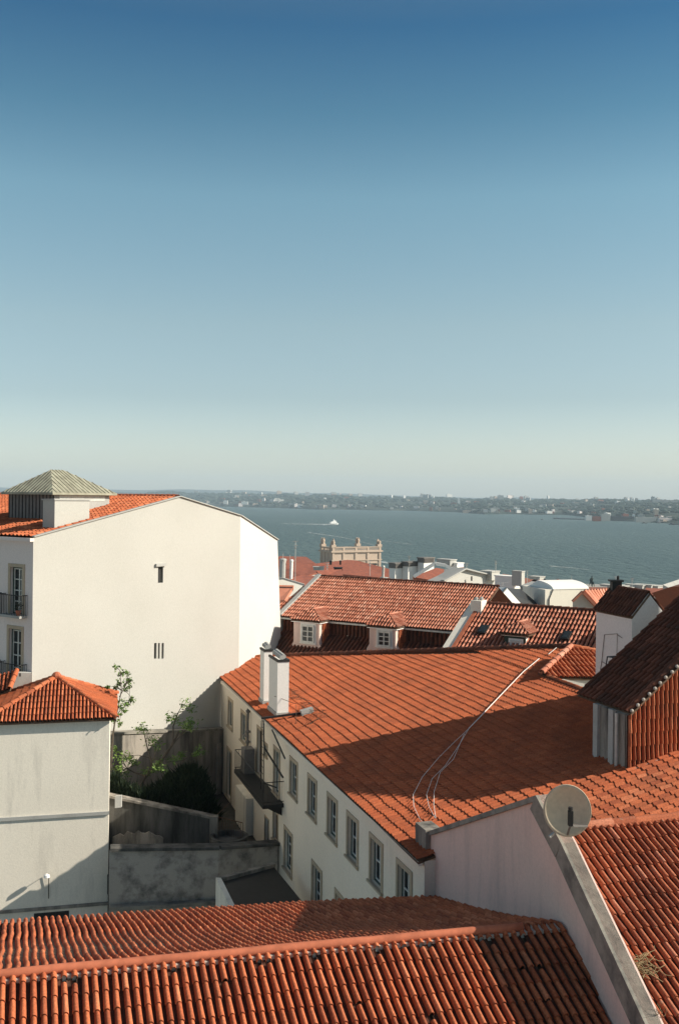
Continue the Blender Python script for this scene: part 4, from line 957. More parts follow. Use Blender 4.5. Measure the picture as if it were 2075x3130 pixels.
cblock(t, 285, 350, 603, 660, 123.5, 2, 'white', 'chimney'); mb = MB(); a = pix(1375+143/2.24, 1480+662/2.24, 121.2); mb.box(a, V((.16, 0, 0)), V((0, .2, 0)), UP*.55); mb.build('slit_window', 'iron', t)
t = city('house', 'dark brown roofs with a plant room box behind the white curved gable', 'house', 150, [c3((0, 585, 6), (95, 565, 6), (60, 640, 0), (-40, 640, 0)), c3((350, 640, 0), (360, 613, 5), (470, 632, 5), (470, 665, 0))], [c3((0, 620), (470, 640), (470, 720), (0, 720))], rm='ftile_brown')
cblock(t, 0, 50, 522, 560, 148, 3, 'conc', 'plant_box'); cblock(t, 48, 100, 545, 572, 148, 3, 'white2', 'plant_box')
t = thing('stack_block', 'white block with a cream chimney right of the long white gable', 'building', pix(1580, 1800, 112)-UP*5)
cblock(t, 436, 486, 640, 740, 112, 3, 'white2', 'wall'); cblock(t, 489, 515, 603, 700, 111, 1.5, 'white', 'chimney')
t = city('house', 'cluster of small brown roofs with dark gable edges above the grey box', 'house', 145, [c3((515, 640, 5), (600, 655, 5), (600, 690, 0), (500, 690, 0)), c3((570, 665, 0), (620, 640, 6), (665, 668, 6), (680, 720, 0)), c3((660, 665, 4), (760, 690, 4), (760, 720, 0), (660, 720, 0))], [c3((500, 690), (760, 700), (760, 780), (500, 780))], rm='ftile_brown')
mb = MB(); p_ = [pix(*q, 139) for q in c3((562, 668), (600, 645), (630, 643), (660, 668), (685, 700))]
for a, b in zip(p_, p_[1:]): mb.beam(a, b, .35, .3)
mb.build('verge', 'iron', t); cblock(t, 612, 658, 640, 656, 138, 2, 'white', 'chimney')
for k_, (u_, va_, vb_, Y_, lb_) in enumerate(((1345, 1712, 1745, 150, 'thin aerial behind the raised white verge'), (1425, 1722, 1748, 126, 'small aerial on the top of the white gable'), (1610, 1745, 1790, 145, 'aerial above the small brown roofs'), (1655, 1762, 1790, 150, 'short aerial right of the small brown roofs'), (1130, 1715, 1760, 240, 'thin aerial at the right foot of the stone arch'), (1000, 1722, 1765, 200, 'thin aerial at the left foot of the stone arch'), (1880, 1762, 1800, 180, 'short aerial right of the dark chimney'), (1930, 1768, 1795, 180, 'lower aerial on the right skyline roofs'), (1250, 1700, 1722, 140, 'small aerial on the middle white chimney'))):
    antenna(u_, va_, vb_, Y_, lb_, ((0, 6), (.15, 4), (.3, 3)), .03*Y_/120)
# small domes on skyline
mb = MB(); c = pix(1704, 1786, 240); mb.lathe(c-UP*3, [(1.6, 0), (1.6, 2.6), (1.3, 3.4), (.7, 4.0), (.1, 4.3)], 12); tag(mb.build('dome', 'ftile_brown'), 'small dark dome on the skyline left of the barrel vault', 'dome')
mb = MB(); c = pix(1745, 1796, 250); mb.lathe(c-UP*3, [(.8, 0), (.7, 3.0), (.3, 3.6), (.35, 4.4), (.05, 5.4), (.0, 6.5)], 8); tag(mb.build('pinnacle', 'white'), 'tiny pale pinnacle rising over the barrel vault', 'pinnacle')
# grey box
t = thing('roof_shed', 'grey box shaped roof shed with pale sloped lid', 'roof shed', pix(1640, 1850, 100)-UP*3)
q = [pix(*p, y) for p, y in zip(c3((483, 700), (583, 716), (665, 688), (560, 672)), (100, 96, 98, 103))]
MB().prism(q, UP*.12).build('lid', 'conc', t)
MB().prism([q[0], q[1], q[2], q[3]], -UP*5).build('wall', 'pipe', t)
# white triangle gable
t = thing('white_gable', 'bright white triangular gable between the long pale roof and the grey roof shed', 'gable', pix(1540, 1850, 84)-UP*5)
q = [pix(p[0], p[1], 84+(p[0]-1503)*.028) for p in c3((288, 812), (385, 708), (485, 818), (485, 860), (288, 860))]; MB().prism(q, V((-2, 2.5, 0))).build('wall', 'white2', t)
q = [pix(*p, y) for p, y in zip(c3((270, 790), (330, 700), (388, 706), (290, 812)), (90, 92, 84, 84))]; MB().prism(q, -UP*.15).build('lead_slope', 'conc', t)
q = [pix(*p, y) for p, y in zip(c3((385, 712), (480, 716), (640, 850), (480, 820)), (87, 94, 94, 88))]; MB().prism(q, -UP*.15).build('dark_slope', 'iron', t)
t = thing('roof_hatch', 'small dark roof hatch with glazed side before the white triangular gable', 'roof hatch', pix(1492, 1825, 76)-UP*1)
q = [pix(*p, 78) for p in c3((200, 745), (285, 738), (300, 745), (295, 780), (210, 775))]; MB().prism(q, V((.1, 1.2, 0))).build('body', 'iron', t)
q = [pix(*p, 77.95) for p in c3((283, 748), (296, 744), (296, 776), (283, 778))]; MB().prism(q, V((0, .02, 0))).build('glazing', 'conc', t)
# barrel vault building
t = thing('vault_building', 'weathered cream building with a bright white barrel vault roof', 'building', pix(1735, 1850, 92)-UP*5)
a, b = pix(1375+652/2.24, 1480+722/2.24, 92), pix(1375+960/2.24, 1480+722/2.24, 92); mb = MB(); w_ = b.x-a.x
prof = []
for k in range(13):
    th = math.pi/2*k/12; prof.append(a+V((0, 3.0*(1-math.cos(th)), 0.62*math.sin(th))))
VX = h2(.95, .3); VY = h2(-.3, .95); LW = w_/(VX.x-VX.y*a.x/a.y*1.0)*.98
prof = [a+VY*(p.y-a.y)+UP*(p.z-a.z) for p in prof]+[a+VY*4.5]
mb.prism([p+VX*.8 for p in prof], VX*(LW-.8)); mb.build('vault', 'white2', t)
mb = MB(); mb.box(a+VY*.05-UP*8, VX*LW, VY*4.4, UP*8); mb.build('wall', 'white_stain', t)
mb = MB(); mb.tube([a+VX*.8, a+VX*.4-UP*.9, a+VX*.3-UP*7], .06, 5); rr = random.Random(3)
for s in (1.3, 2.1):
    mb.tube([a+VX*s*1.6-UP*4.5, a+VX*(s*1.6+.3)-UP*2.8, a+VX*(s*1.6+1.2)-UP*1.6, a+VX*(s*1.6+2)-UP*.8], .035, 4)
mb.build('pipes', 'pipe', t)
# small gable left of stair tower
t = thing('gable_house', 'small pale gable with ribbed tile roof just left of the stair tower', 'house', pix(1790, 1850, 70)-UP*5)
q = [pix(*p, 70) for p in c3((838, 800), (905, 742), (990, 830), (990, 900), (838, 900))]; MB().prism(q, V((1.2, 2, 0))).build('wall', 'white', t)
quad = c3((905, 735, 0), (1000, 838, 0), (1120, 838, 5), (1080, 722, 5)); q = [pix(p[0], p[1], 69.7+p[2]) for p in quad]; MB().prism(q, -UP*.2).build('roof', 'tile_pink', t)
grid_roof(t, [quad[0], quad[3], quad[2], quad[1]], 69.5, 9)
mb = MB(); p_ = [pix(*p, 69.6) for p in c3((836, 803), (905, 735), (1000, 838))]
for a_, b_ in zip(p_, p_[1:]): mb.beam(a_, b_, .3, .14)
mb.build('verge', 'tile_pink', t)
# right skyline roofs behind stair tower
t = city('house', 'distant orange roofs with small white dormer boxes at the right skyline', 'house', 190, [c3((960, 712, 6), (1490, 708, 6), (1490, 760, 0), (960, 760, 0))], [c3((960, 750), (1490, 750), (1490, 820), (960, 820))])
for x0, x1, y0, y1 in ((1190, 1240, 702, 722), (1240, 1330, 710, 726), (1315, 1350, 696, 722), (1375, 1410, 695, 712), (1140, 1185, 698, 708), (1420, 1480, 702, 714)): cblock(t, x0, x1, y0, y1, 186, 4, 'white', 'roof_box')
t = city('house', 'dark shaded house with a slate coloured roof edge at the right edge of the view', 'house', 52, [c3((1455, 688, 0), (1600, 640, 3), (1650, 660, 3), (1500, 712, 0))], [], rm='conc')
q = [pix(*p, 46) for p in c3((1378, 745), (1500, 705), (1700, 690), (1700, 1000), (1460, 1000), (1460, 860))]
MB().prism(q, V((3, 5, 0))).build('wall', 'tile_dark', t)
# =================================================================== ARCH TOP, STATUE
YA = 520
arch = thing('triumphal_arch', 'ornate cream stone arch top with statues on its corners before the river', 'arch', pix(1080, 1730, YA)*1.0-UP*30)
A1, A2 = pix(1015, 1688, YA), pix(1163, 1694, YA+14); aw = (A2-A1); aw.z = 0; La = aw.length; aw.normalize(); an = V((-aw.y, aw.x, 0)); zA = A1.z
def ab_(a, b, z): return V((A1.x, A1.y, zA))+aw*a+an*b+UP*z
mb = MB(); mb.box(ab_(0, 0, -34), aw*La, an*13, UP*34); body = mb.build('attic', 'cream_stone', arch)
mb = MB()
for z, pr, h_ in ((-.2, .9, .8), (-4.6, .5, .5), (.6, .3, .25), (2.2, .5, .45), (-6.3, .3, .3)):
    mb.box(ab_(-pr, -pr, z), aw*(La+2*pr), an*.9, UP*h_); mb.box(ab_(-pr, -pr+.9, z), aw*.9, an*(12.1+2*pr), UP*h_)
mb.build('cornice', 'cream_stone', arch)
mb = MB()
for k in range(46):
    a = .3+k*(La-.6)/45; mb.cbox(ab_(a, -.1, .85), .25, .25, 1.35, aw, an)
for k in range(18): mb.cbox(ab_(-.1, .5+k*.7, .85), .25, .25, 1.35, aw, an)
for k in range(46): mb.cbox(ab_(.3+k*(La-.6)/45, 12.8, .85), .25, .25, 1.35, aw, an)
mb.build('balustrade', 'cream_stone', arch)
mb = MB()
for f in (0, .22, .48, .74, 1): mb.box(ab_(f*(La-1.2), -.45, -13), aw*1.2, an*.5, UP*15.4)
for k in range(4): mb.box(ab_(-.4, k*3.9, -13), aw*.5, an*1.1, UP*15.4)
mb.build('pilaster', 'cream_stone', arch)
for f in (.11, .35, .61, .87):
    mb = MB(); c = ab_(f*La, -.12, -7.3); mb.prism([c+aw*(1.7*math.cos(th))+UP*(1.3*math.sin(th)) for th in [math.pi*k/10 for k in range(11)]], an*.3)
    mb.build('arched_panel', 'iron', arch)
    mb = MB(); mb.box(c-UP*4.5-aw*1.0, aw*2.0, an*.2, UP*3.2); mb.build('niche', 'stone', arch)
for (a, b, s) in ((.8, 12.2, .85), (.8, .8, .8), (La*.745, 12, .8), (La-.8, .8, .8)):
    mb = MB(); c = ab_(a, b, 2.4); rr = random.Random(int(a*10+b))
    mb.cbox(c, 2.6, 2.6, 1.4, aw, an)
    for dx, dy in ((-.75, 0), (.75, 0), (0, .6), (0, -.7)):
        p = c+aw*dx+an*dy+UP*1.4; hh = s*rr.uniform(2.6, 4.2)
        mb.lathe(p, [(.55, 0), (.42, hh*.25), (.55, hh*.45), (.6, hh*.6), (.28, hh*.78), (.33, hh*.86), (.12, hh*1.0)], 7)
        mb.tube([p+UP*hh*.6, p+UP*hh*.8+V((rr.uniform(-1, 1), 0, .3))], .16, 5)
    mb.build('trophy_statue', 'cream_stone', arch)
# equestrian statue
YS = 560; sp_ = pix(1808, 1794, YS)
stt = thing('equestrian_statue', 'dark bronze horse and rider statue silhouetted against the river on the right', 'statue', sp_-UP*10)
mb = MB(); mb.lathe(sp_-UP*10, [(3, 0), (2.6, 1), (2.2, 2), (2.0, 9.5), (2.4, 10.0)], 12); mb.build('pedestal', 'cream_stone', stt)
def skin(name, verts, edges, radii, mat, parent, root=0, sub=1):
    me = bpy.data.meshes.new(name); o0 = ORG[parent.name]; me.from_pydata([tuple(V(v)-o0) for v in verts], edges, []); o = bpy.data.objects.new(name, me); COL.objects.link(o)
    o.parent = parent; ORG[o.name] = o0; m = o.modifiers.new('s', 'SKIN')
    for i, r in enumerate(radii): me.skin_vertices[0].data[i].radius = (r, r) if not isinstance(r, tuple) else r
    me.skin_vertices[0].data[root].use_root = True
    s = o.modifiers.new('u', 'SUBSURF'); s.levels = s.render_levels = sub; me.materials.append(M[mat]); return o
fwd = h2(-.25, 1); sd = V((fwd.y, -fwd.x, 0)); hb = sp_
def hp(f, s, z): return hb+fwd*f+sd*s+UP*z
hv = [hp(-1.2, 0, 2.6), hp(0, 0, 2.55), hp(1.3, 0, 2.8), hp(1.9, 0, 3.7), hp(2.1, 0, 4.5), hp(2.8, 0, 4.1), hp(1.25, .45, 1.9), hp(1.5, .5, 1.0), hp(1.35, .5, .1), hp(1.3, -.45, 1.9), hp(2.0, -.5, 1.5), hp(1.8, -.5, .8),
      hp(-1.2, .5, 1.8), hp(-1.6, .55, 1.0), hp(-1.35, .55, .1), hp(-1.2, -.5, 1.8), hp(-1.5, -.55, 1.0), hp(-1.2, -.55, .1), hp(-1.9, 0, 2.5), hp(-2.15, 0, 1.2)]
he = [(0, 1), (1, 2), (2, 3), (3, 4), (4, 5), (2, 6), (6, 7), (7, 8), (2, 9), (9, 10), (10, 11), (0, 12), (12, 13), (13, 14), (0, 15), (15, 16), (16, 17), (0, 18), (18, 19)]
hr = [.75, .72, .7, .42, .32, .2, .3, .16, .18, .3, .16, .16, .34, .18, .18, .34, .18, .18, .2, .12]
skin('horse', hv, he, hr, 'bronze', stt, 1)
rv = [hp(.1, 0, 3.4), hp(.1, 0, 4.2), hp(.1, 0, 4.9), hp(.12, 0, 5.3), hp(.15, 0, 5.75), hp(.1, 0, 6.3), hp(.15, .55, 4.7), hp(.5, .8, 4.1), hp(1.1, .6, 4.3), hp(.15, -.55, 4.7), hp(.6, -.7, 4.2), hp(1.1, -.3, 4.2), hp(.5, .65, 3.1), hp(.4, .8, 2.0), hp(.6, .8, 1.7), hp(.5, -.65, 3.1), hp(.4, -.8, 2.0), hp(.6, -.8, 1.7)]
re_ = [(0, 1), (1, 2), (2, 3), (3, 4), (4, 5), (2, 6), (6, 7), (7, 8), (2, 9), (9, 10), (10, 11), (0, 12), (12, 13), (13, 14), (0, 15), (15, 16), (16, 17)]
skin('rider', rv, re_, [.5, .48, .5, .25, .34, .3, .26, .18, .13, .26, .18, .13, .32, .22, .16, .32, .22, .16], 'bronze', stt, 0)
# =================================================================== FILLER HOUSES of the lower town (seen between the nearer roofs)
rr = random.Random(77); n_f = 0
for Y, vt in ((100, 1850), (170, 1795), (230, 1768), (300, 1752), (380, 1738)):
    x = -.085*Y
    while x < .37*Y:
        wd = rr.uniform(9, 16); u, _ = proj(V((x+wd/2, Y, 30)))
        vtt = vt+rr.uniform(0, 10)+(30 if u > 1190 else 0)+(12 if u > 1500 else 0)+(14 if u > 1640 else 0)
        if not (u < 1180 and Y > 250 and u > 960):
            zt_ = pix(u, vtt, Y).z; t = thing('town_house', 'orange roofed house packed among the lower town houses', 'house', V((x+wd/2, Y+5, zt_-12)), 'houses of the lower town')
            mb = MB(); mb.box(V((x, Y, zt_-12)), V((wd-.6, 0, 0)), V((0, 10, 0)), UP*9.4); mb.build('wall', 'white_stain', t)
            mb = MB(); a, b, c, d = V((x-.3, Y-.4, zt_-2.7)), V((x+wd-.5, Y-.4, zt_-2.7)), V((x+wd-.5, Y+10.4, zt_-2.7)), V((x-.3, Y+10.4, zt_-2.7)); e, f = V((x-.3, Y+5, zt_)), V((x+wd-.5, Y+5, zt_))
            mb.poly(a, b, f, e); mb.poly(d, c, f, e); mb.poly(a, e, d); mb.poly(b, f, c); mb.poly(a, b, c, d); mb.build('roof', rr.choice(['ftile', 'ftile', 'ftile_brown']), t)
        x += wd
# =================================================================== GROUND, RIVER, FAR BANK
mb = MB(); prof = [(-30, 31), (95, 31), (150, 22), (260, 8), (380, 3), (560, 2.2), (640, 2.0), (642, -3)]
rows = []
for y, z in prof: rows.append(mb.vs([V((x, y+(abs(x)*.0), z)) for x in range(-900, 901, 60)]))
for a, b in zip(rows, rows[1:]):
    for k in range(len(a)-1): mb.f.append([a[k], a[k+1], b[k+1], b[k]])
solo(mb, 'ground', 'ground', 'hillside and town ground under the houses', 'ground', kind='structure')
mb = MB(); mb.poly(V((-9000, 300, 0)), V((9000, 300, 0)), V((9000, 16000, 0)), V((-9000, 16000, 0))); solo(mb, 'river', 'water', 'wide calm grey green river', 'river', kind='structure')
shore = [(-900, 1528), (-300, 1533), (300, 1540), (560, 1547), (700, 1549), (860, 1553), (960, 1557), (1100, 1559), (1250, 1561), (1400, 1566), (1480, 1572), (1600, 1572), (1740, 1575), (1800, 1582), (1900, 1592), (2075, 1601), (2400, 1612), (3200, 1640)]
crest = [(-900, 1494), (300, 1504), (560, 1508), (700, 1512), (850, 1514), (1000, 1517), (1150, 1521), (1400, 1527), (1600, 1529), (1800, 1531), (2075, 1533), (2400, 1538), (3200, 1548)]
def itp(T, x):
    for (a, ya), (b, yb) in zip(T, T[1:]):
        if x <= b: return ya+(yb-ya)*(x-a)/(b-a)
    return T[-1][1]
def landpt(u, t):
    s = atz(u, itp(shore, u)+NZ.noise(V((u*.01, 0, 0)))*1.2, 0); dirx = ray(u, 1525); Yc = s.y+2600
    c = pix(u, itp(crest, u)+2.0*NZ.noise(V((u*.02, 4, 0))), Yc)
    y = s.y+(Yc-s.y)*t; p = pix(u, 1525, y); z = 1.5+(max(c.z, 25)-1.5)*(t**.55)
    if 0 < t < 1: z *= 1+.18*NZ.noise(V((u*.012, t*6, 2)))
    return V((p.x, p.y, z if t > 0 else 1.0))
mb = MB(); us = list(range(-900, 3201, 20)); rows = []
rows.append(mb.vs([landpt(u, 0)-UP*2+V((0, -5, 0)) for u in us]))
for t in (0, .03, .1, .2, .35, .5, .65, .8, .92, 1): rows.append(mb.vs([landpt(u, t) for u in us]))
rows.append(mb.vs([landpt(u, 1)+V((0, 2500, -60)) for u in us]))
for a, b in zip(rows, rows[1:]):
    for k in range(len(a)-1): mb.f.append([a[k], a[k+1], b[k+1], b[k]])
solo(mb, 'far_bank', 'land', 'low wooded far bank of the river', 'river bank', kind='structure')
# faint hills behind
mb = MB(); top = []; bot = []
hc = [(-900, 1468), (0, 1490), (300, 1496), (600, 1497), (900, 1504), (1200, 1514), (1500, 1522), (2000, 1530), (3200, 1545)]
A_, B_, C_ = [], [], []
for u in range(-900, 3201, 40):
    v = itp(hc, u)+5*NZ.noise(V((u*.006, 9, 0))); p = pix(u, v, 14000); A_.append(V((p.x, p.y-2500, 2))); B_.append(V((p.x, p.y, max(4, p.z)))); C_.append(V((p.x, p.y+1200, 2)))
ra, rb_, rc = mb.vs(A_), mb.vs(B_), mb.vs(C_)
for x, y in ((ra, rb_), (rb_, rc)):
    for k in range(len(x)-1): mb.f.append([x[k], x[k+1], y[k+1], y[k]])
solo(mb, 'distant_hills', 'land', 'faint blue hills on the horizon', 'hills', kind='structure')
# far trees (one mass)
rr = random.Random(21); mb = MB()
ico = bmesh.new(); bmesh.ops.create_icosphere(ico, subdivisions=1, radius=1); iv = [v.co.copy() for v in ico.verts]; iff = [[v.index for v in f.verts] for f in ico.faces]; ico.free()
for k in range(5200):
    u = rr.uniform(450, 2300); t = rr.random()**.75; p = landpt(u, min(.985, max(.02, t)))
    if NZ.noise(V((p.x*.004, p.y*.003, 7))) < -.12 and t < .8: continue
    s = rr.uniform(4, 8)*(p.y/4000+.3); b = len(mb.v)
    mb.v += [p+V((q.x*s*1.7, q.y*s*1.6, q.z*s*rr.uniform(.6, .9)+s*.2)) for q in iv]; mb.f += [[i+b for i in f] for f in iff]
o = mb.build('far_woods', 'wood', None, recalc=False); tag(o, 'dark tree cover spread over the far river bank', 'woods', kind='stuff')
# far bank buildings
bm_ts = ['white', 'white2', 'cream_stone', 'conc', 'ftile', 'pinkpale']
protos = {}
def fb(w_, d_, h_, mat, key):
    if key not in protos:
        mb = MB(); mb.box(V((-.5, -.5, -.1)), V((1, 0, 0)), V((0, 1, 0)), UP*1.1); mb.box(V((-.3, -.3, 1)), V((.25, 0, 0)), V((0, .3, 0)), UP*.12)
        o = mb.build('far_building', mat); protos[key] = o; return o
    o = protos[key].copy(); COL.objects.link(o); return o
for k in range(190):
    u = rr.uniform(540, 2090); t = rr.choice([rr.uniform(.0, .05), rr.uniform(.1, .6), rr.uniform(.8, 1.0)]); 
    if u < 1150 and rr.random() < .25: continue
    p = landpt(u, t); mat = rr.choice(bm_ts); s = p.y/4200
    o = fb(1, 1, 1, mat, mat); o.location = p; o.scale = (rr.uniform(7, 26)*s, rr.uniform(10, 16), rr.uniform(7, 15)*s*(1.4 if t > .8 else .9)); o.rotation_euler.z = rr.uniform(-.5, .5)
    tag(o, 'small pale building scattered on the far river bank', 'building', 'small buildings on the far river bank')
def fbuild(u0, u1, v0, v1, mat, lab, t=None, Y=None, name='far_building', cat='building'):
    um = (u0+u1)/2
    if Y is None: Y = atz(um, v1, 2).y if v1 > 1545 else 4300
    a, b = pix(u0, v0, Y), pix(u1, v1, Y); mb = MB(); d = 14
    mb.box(V((a.x, a.y, b.z-6)), V((b.x-a.x, 0, 0)), V((0, d, 0)), UP*(a.z-b.z+6)); n = max(1, int((b.x-a.x)/9))
    mb.box(V((a.x+(b.x-a.x)*.3, a.y+2, a.z)), V(((b.x-a.x)*.2, 0, 0)), V((0, 6, 0)), UP*(a.z-b.z)*.12)
    o = mb.build(name, mat); tag(o, lab, cat); return o
for (u0, u1, v0) in ((1993, 2024, 1526), (2026, 2045, 1529), (2047, 2070, 1530)): pass
fbuild(1993, 2022, 1526, 1546, 'conc', 'left and tallest slab block on the right horizon', Y=4200, name='slab_block')
fbuild(2024, 2046, 1528, 1546, 'conc', 'middle slab block on the right horizon', Y=4200, name='slab_block')
fbuild(2048, 2070, 1530, 1546, 'conc', 'right slab block on the right horizon', Y=4200, name='slab_block')
fbuild(1399, 1405, 1523, 1540, 'white2', 'lone white water tower on the middle horizon', Y=5200, name='water_tower', cat='tower')
fbuild(1790, 1808, 1576, 1589, 'white2', 'bright white waterside hall near the pier', name='warehouse', cat='warehouse')
fbuild(1838, 1864, 1571, 1590, 'white', 'pale tall waterside hall right of the bright white one', name='warehouse', cat='warehouse')
fbuild(1812, 1836, 1579, 1591, 'ftile', 'reddish waterside hall between the two pale ones', name='warehouse', cat='warehouse')
fbuild(1942, 2004, 1581, 1594, 'white', 'long low cream quay shed at the right', name='warehouse', cat='warehouse')
fbuild(1999, 2011, 1558, 1590, 'cream_stone', 'tall pinkish silo beside the long quay shed', Y=2960, name='silo', cat='silo')
fbuild(1868, 1935, 1578, 1590, 'hull', 'dark long dock building between the pale hall and the quay shed', name='warehouse', cat='warehouse')
fbuild(2014, 2070, 1584, 1596, 'pinkpale', 'low pinkish dock building at the right edge', name='warehouse', cat='warehouse')
fbuild(1500, 1525, 1552, 1569, 'white', 'pale lattice like hall on the shore above the middle of the river', name='warehouse', cat='warehouse')
fbuild(1414, 1440, 1560, 1567, 'cream_stone', 'low yellowish shed on the shore right of centre', name='warehouse', cat='warehouse')
fbuild(1455, 1476, 1560, 1566, 'ftile', 'low reddish shed on the shore beside the yellowish one', name='warehouse', cat='warehouse')
fbuild(1228, 1234, 1549, 1558, 'white2', 'small bright block on the shoreline above the arch', name='warehouse', cat='warehouse')
fbuild(683, 696, 1530, 1538, 'white2', 'bright white block on the far left bank', Y=5400, name='warehouse', cat='warehouse')
fbuild(738, 758, 1533, 1539, 'white2', 'pair of low white sheds on the far left bank', Y=5400, name='warehouse', cat='warehouse')
# pier
a, b, c, d = atz(1690, 1586, 0), atz(2100, 1599, 0), atz(2100, 1596, 0), atz(1690, 1584, 0)
mb = MB(); mb.prism([a, b, c, d], UP*2.2); solo(mb, 'pier', 'hull', 'long dark pier running out from the right bank', 'pier')
mb = MB(); t_ = [(1690, 1586), (1700, 1586)]
# ships and boats
def hull(name, u0, u1, vw, hgt, mat, sup, lab, masts=(), cat='boat', supm='boat'):
    a, b = atz(u0, vw, 0), atz(u1, vw, 0); L = (b-a).length; ax = (b-a).normalized(); ay = V((-ax.y, ax.x, 0)); c = (a+b)/2; wd = L*.26
    t = thing(name, lab, cat, c); mb = MB()
    secs = []
    for f, k, z in ((-.5, .75, 0), (-.3, 1, 0), (.15, 1, 0), (.38, .6, .15), (.5, .05, .5)):
        p = c+ax*f*L; secs.append(mb.vs([p+ay*wd/2*k*.6-UP*.3, p+ay*wd/2*k+UP*(hgt+z), p-ay*wd/2*k+UP*(hgt+z), p-ay*wd/2*k*.6-UP*.3]))
    for s0, s1 in zip(secs, secs[1:]):
        for k in range(4): mb.f.append([s0[k], s0[(k+1) % 4], s1[(k+1) % 4], s1[k]])
    mb.f.append(secs[0]); mb.f.append(secs[-1]); mb.build('hull', mat, t)
    z = hgt
    for (f0, f1, h_, k) in sup:
        mb = MB(); mb.box(c+ax*f0*L-ay*wd*k/2+UP*z, ax*(f1-f0)*L, ay*wd*k, UP*h_); mb.build('cabin', supm, t); z += h_
    for f, h_ in masts: mb = MB(); mb.tube([c+ax*f*L+UP*hgt, c+ax*f*L+UP*(hgt+h_)], .18, 5); mb.build('mast', supm, t)
    return t
hull('ferry', 1004, 1034, 1603, 2.0, 'boat', [(-.38, .36, 2.4, .9), (-.25, .28, 2.2, .8), (-.05, .2, 2.2, .6), (-.0, .08, 2.0, .4)], 'white ferry crossing the river with a pale wake', [(.0, 10), (.3, 7), (-.35, 6)], 'ferry')
hull('barge', 2045, 2090, 1604, 2.2, 'hull', [(-.4, -.25, 2.5, .7)], 'dark barge at the right edge of the river', [(-.3, 5)], 'barge', 'hull')
hull('barge', 1961, 1977, 1600, 1.6, 'hull', [(-.3, .0, 2.0, .7)], 'small dark barge below the long quay shed', (), 'barge', 'hull')
hull('barge', 2003, 2017, 1599, 1.5, 'hull', [(-.3, .1, 2.0, .7)], 'small dark barge below the pinkish silo', (), 'barge', 'hull')
hull('small_boat', 1652, 1660, 1588, 1.0, 'hull', [(-.2, .2, 1.2, .7)], 'tiny boat in mid river left of the pier', (), 'boat', 'hull')
m, t, b = nt('wake_foam'); M['foam'] = m
n = noise(t, .09, 5, geo(t).outputs['Position'], .7); b.inputs['Base Color'].default_value = (.5, .53, .51, 1); b.inputs['Roughness'].default_value = .6
lk(t, ramp(t, n, [(.36, (.1, .1, .1)), (.58, (.9, .9, .9))]), b.inputs['Alpha'])
mb = MB()
def strip(pts, w0, w1, z=.25):
    P_ = [atz(u, v, z) for u, v in pts]; N_ = len(P_); r_ = []
    for i, p in enumerate(P_):
        wv = w0+(w1-w0)*i/(N_-1); r_.append(mb.vs([p+V((0, wv, 0)), p-V((0, wv, 0))]))
    for a, b in zip(r_, r_[1:]): mb.f.append([a[0], b[0], b[1], a[1]])
strip([(1006, 1602.6), (980, 1602.8), (950, 1602), (900, 1601.5), (860, 1600)], 34, 8)
strip([(1034, 1603.5), (1005, 1604), (985, 1604.6)], 16, 12)
strip([(940, 1627), (1000, 1636), (1050, 1643), (1100, 1655), (1150, 1668)], 9, 4)
strip([(1110, 1640), (1170, 1653), (1260, 1664)], 3, 4)
strip([(1165, 1717), (1195, 1722), (1230, 1726)], 12, 7)
strip([(1410, 1650), (1450, 1652), (1490, 1660)], 4, 2); strip([(1680, 1730), (1740, 1735), (1800, 1741)], 4, 2); strip([(1330, 1640), (1350, 1646)], 2, 3)
o = mb.build('wake', 'foam', None); tag(o, 'pale wakes and foam lines on the river', 'wake', kind='stuff')
# =================================================================== TREES, HEDGES
def leaves(mb, c, r, n, s, rr, flat=.8):
    for k in range(n):
        d = V((rr.gauss(0, 1), rr.gauss(0, 1), rr.gauss(0, 1)*flat)); p = c+d*r*.5
        a = V((rr.uniform(-1, 1), rr.uniform(-1, 1), rr.uniform(-.6, .6))).normalized(); b_ = a.cross(V((rr.uniform(-1, 1), rr.uniform(-1, 1), rr.uniform(-1, 1)))).normalized(); L = s*rr.uniform(.6, 1.3)
        mb.poly(p-a*L, p+b_*L*.42, p+a*L, p-b_*L*.42)
def tree(label, base, limbs, tips, Y0, seed, lm='leaf', nl=22, ls=.075, cr=.42):
    rr = random.Random(seed); t = thing('small_tree', label, 'tree', base); mb = MB()
    ends = []
    for pts, r0, r1_ in limbs:
        dy = rr.uniform(-.8, .8); P_ = [pix(u, v, Y0+dy*i/max(1, len(pts)-1)+off) for i, (u, v, off) in enumerate(pts)]
        mb.tube(P_, r0, 6, r1_); ends += P_[len(P_)//2:]
    lf_ = MB()
    for (u, v, rad) in tips:
        c = pix(u, v, Y0+rr.uniform(-.7, .7)); near = min(ends, key=lambda e: (e-c).length); mb.tube([near, near.lerp(c, .5)+V((0, 0, .1)), c], .018, 4, .006)
        for s in range(3):
            e = c+V((rr.uniform(-1, 1), rr.uniform(-1, 1), rr.uniform(-.6, .9)))*rad*.8*Y0/F*1.0
            mb.tube([c, e], .01, 3, .004); leaves(lf_, e, rad*Y0/F*.8, nl, ls, rr)
    mb.build('trunk', 'bark', t); lf_.build('crown', lm, t, recalc=False)
tb = pix(432, 2440, 46.5)
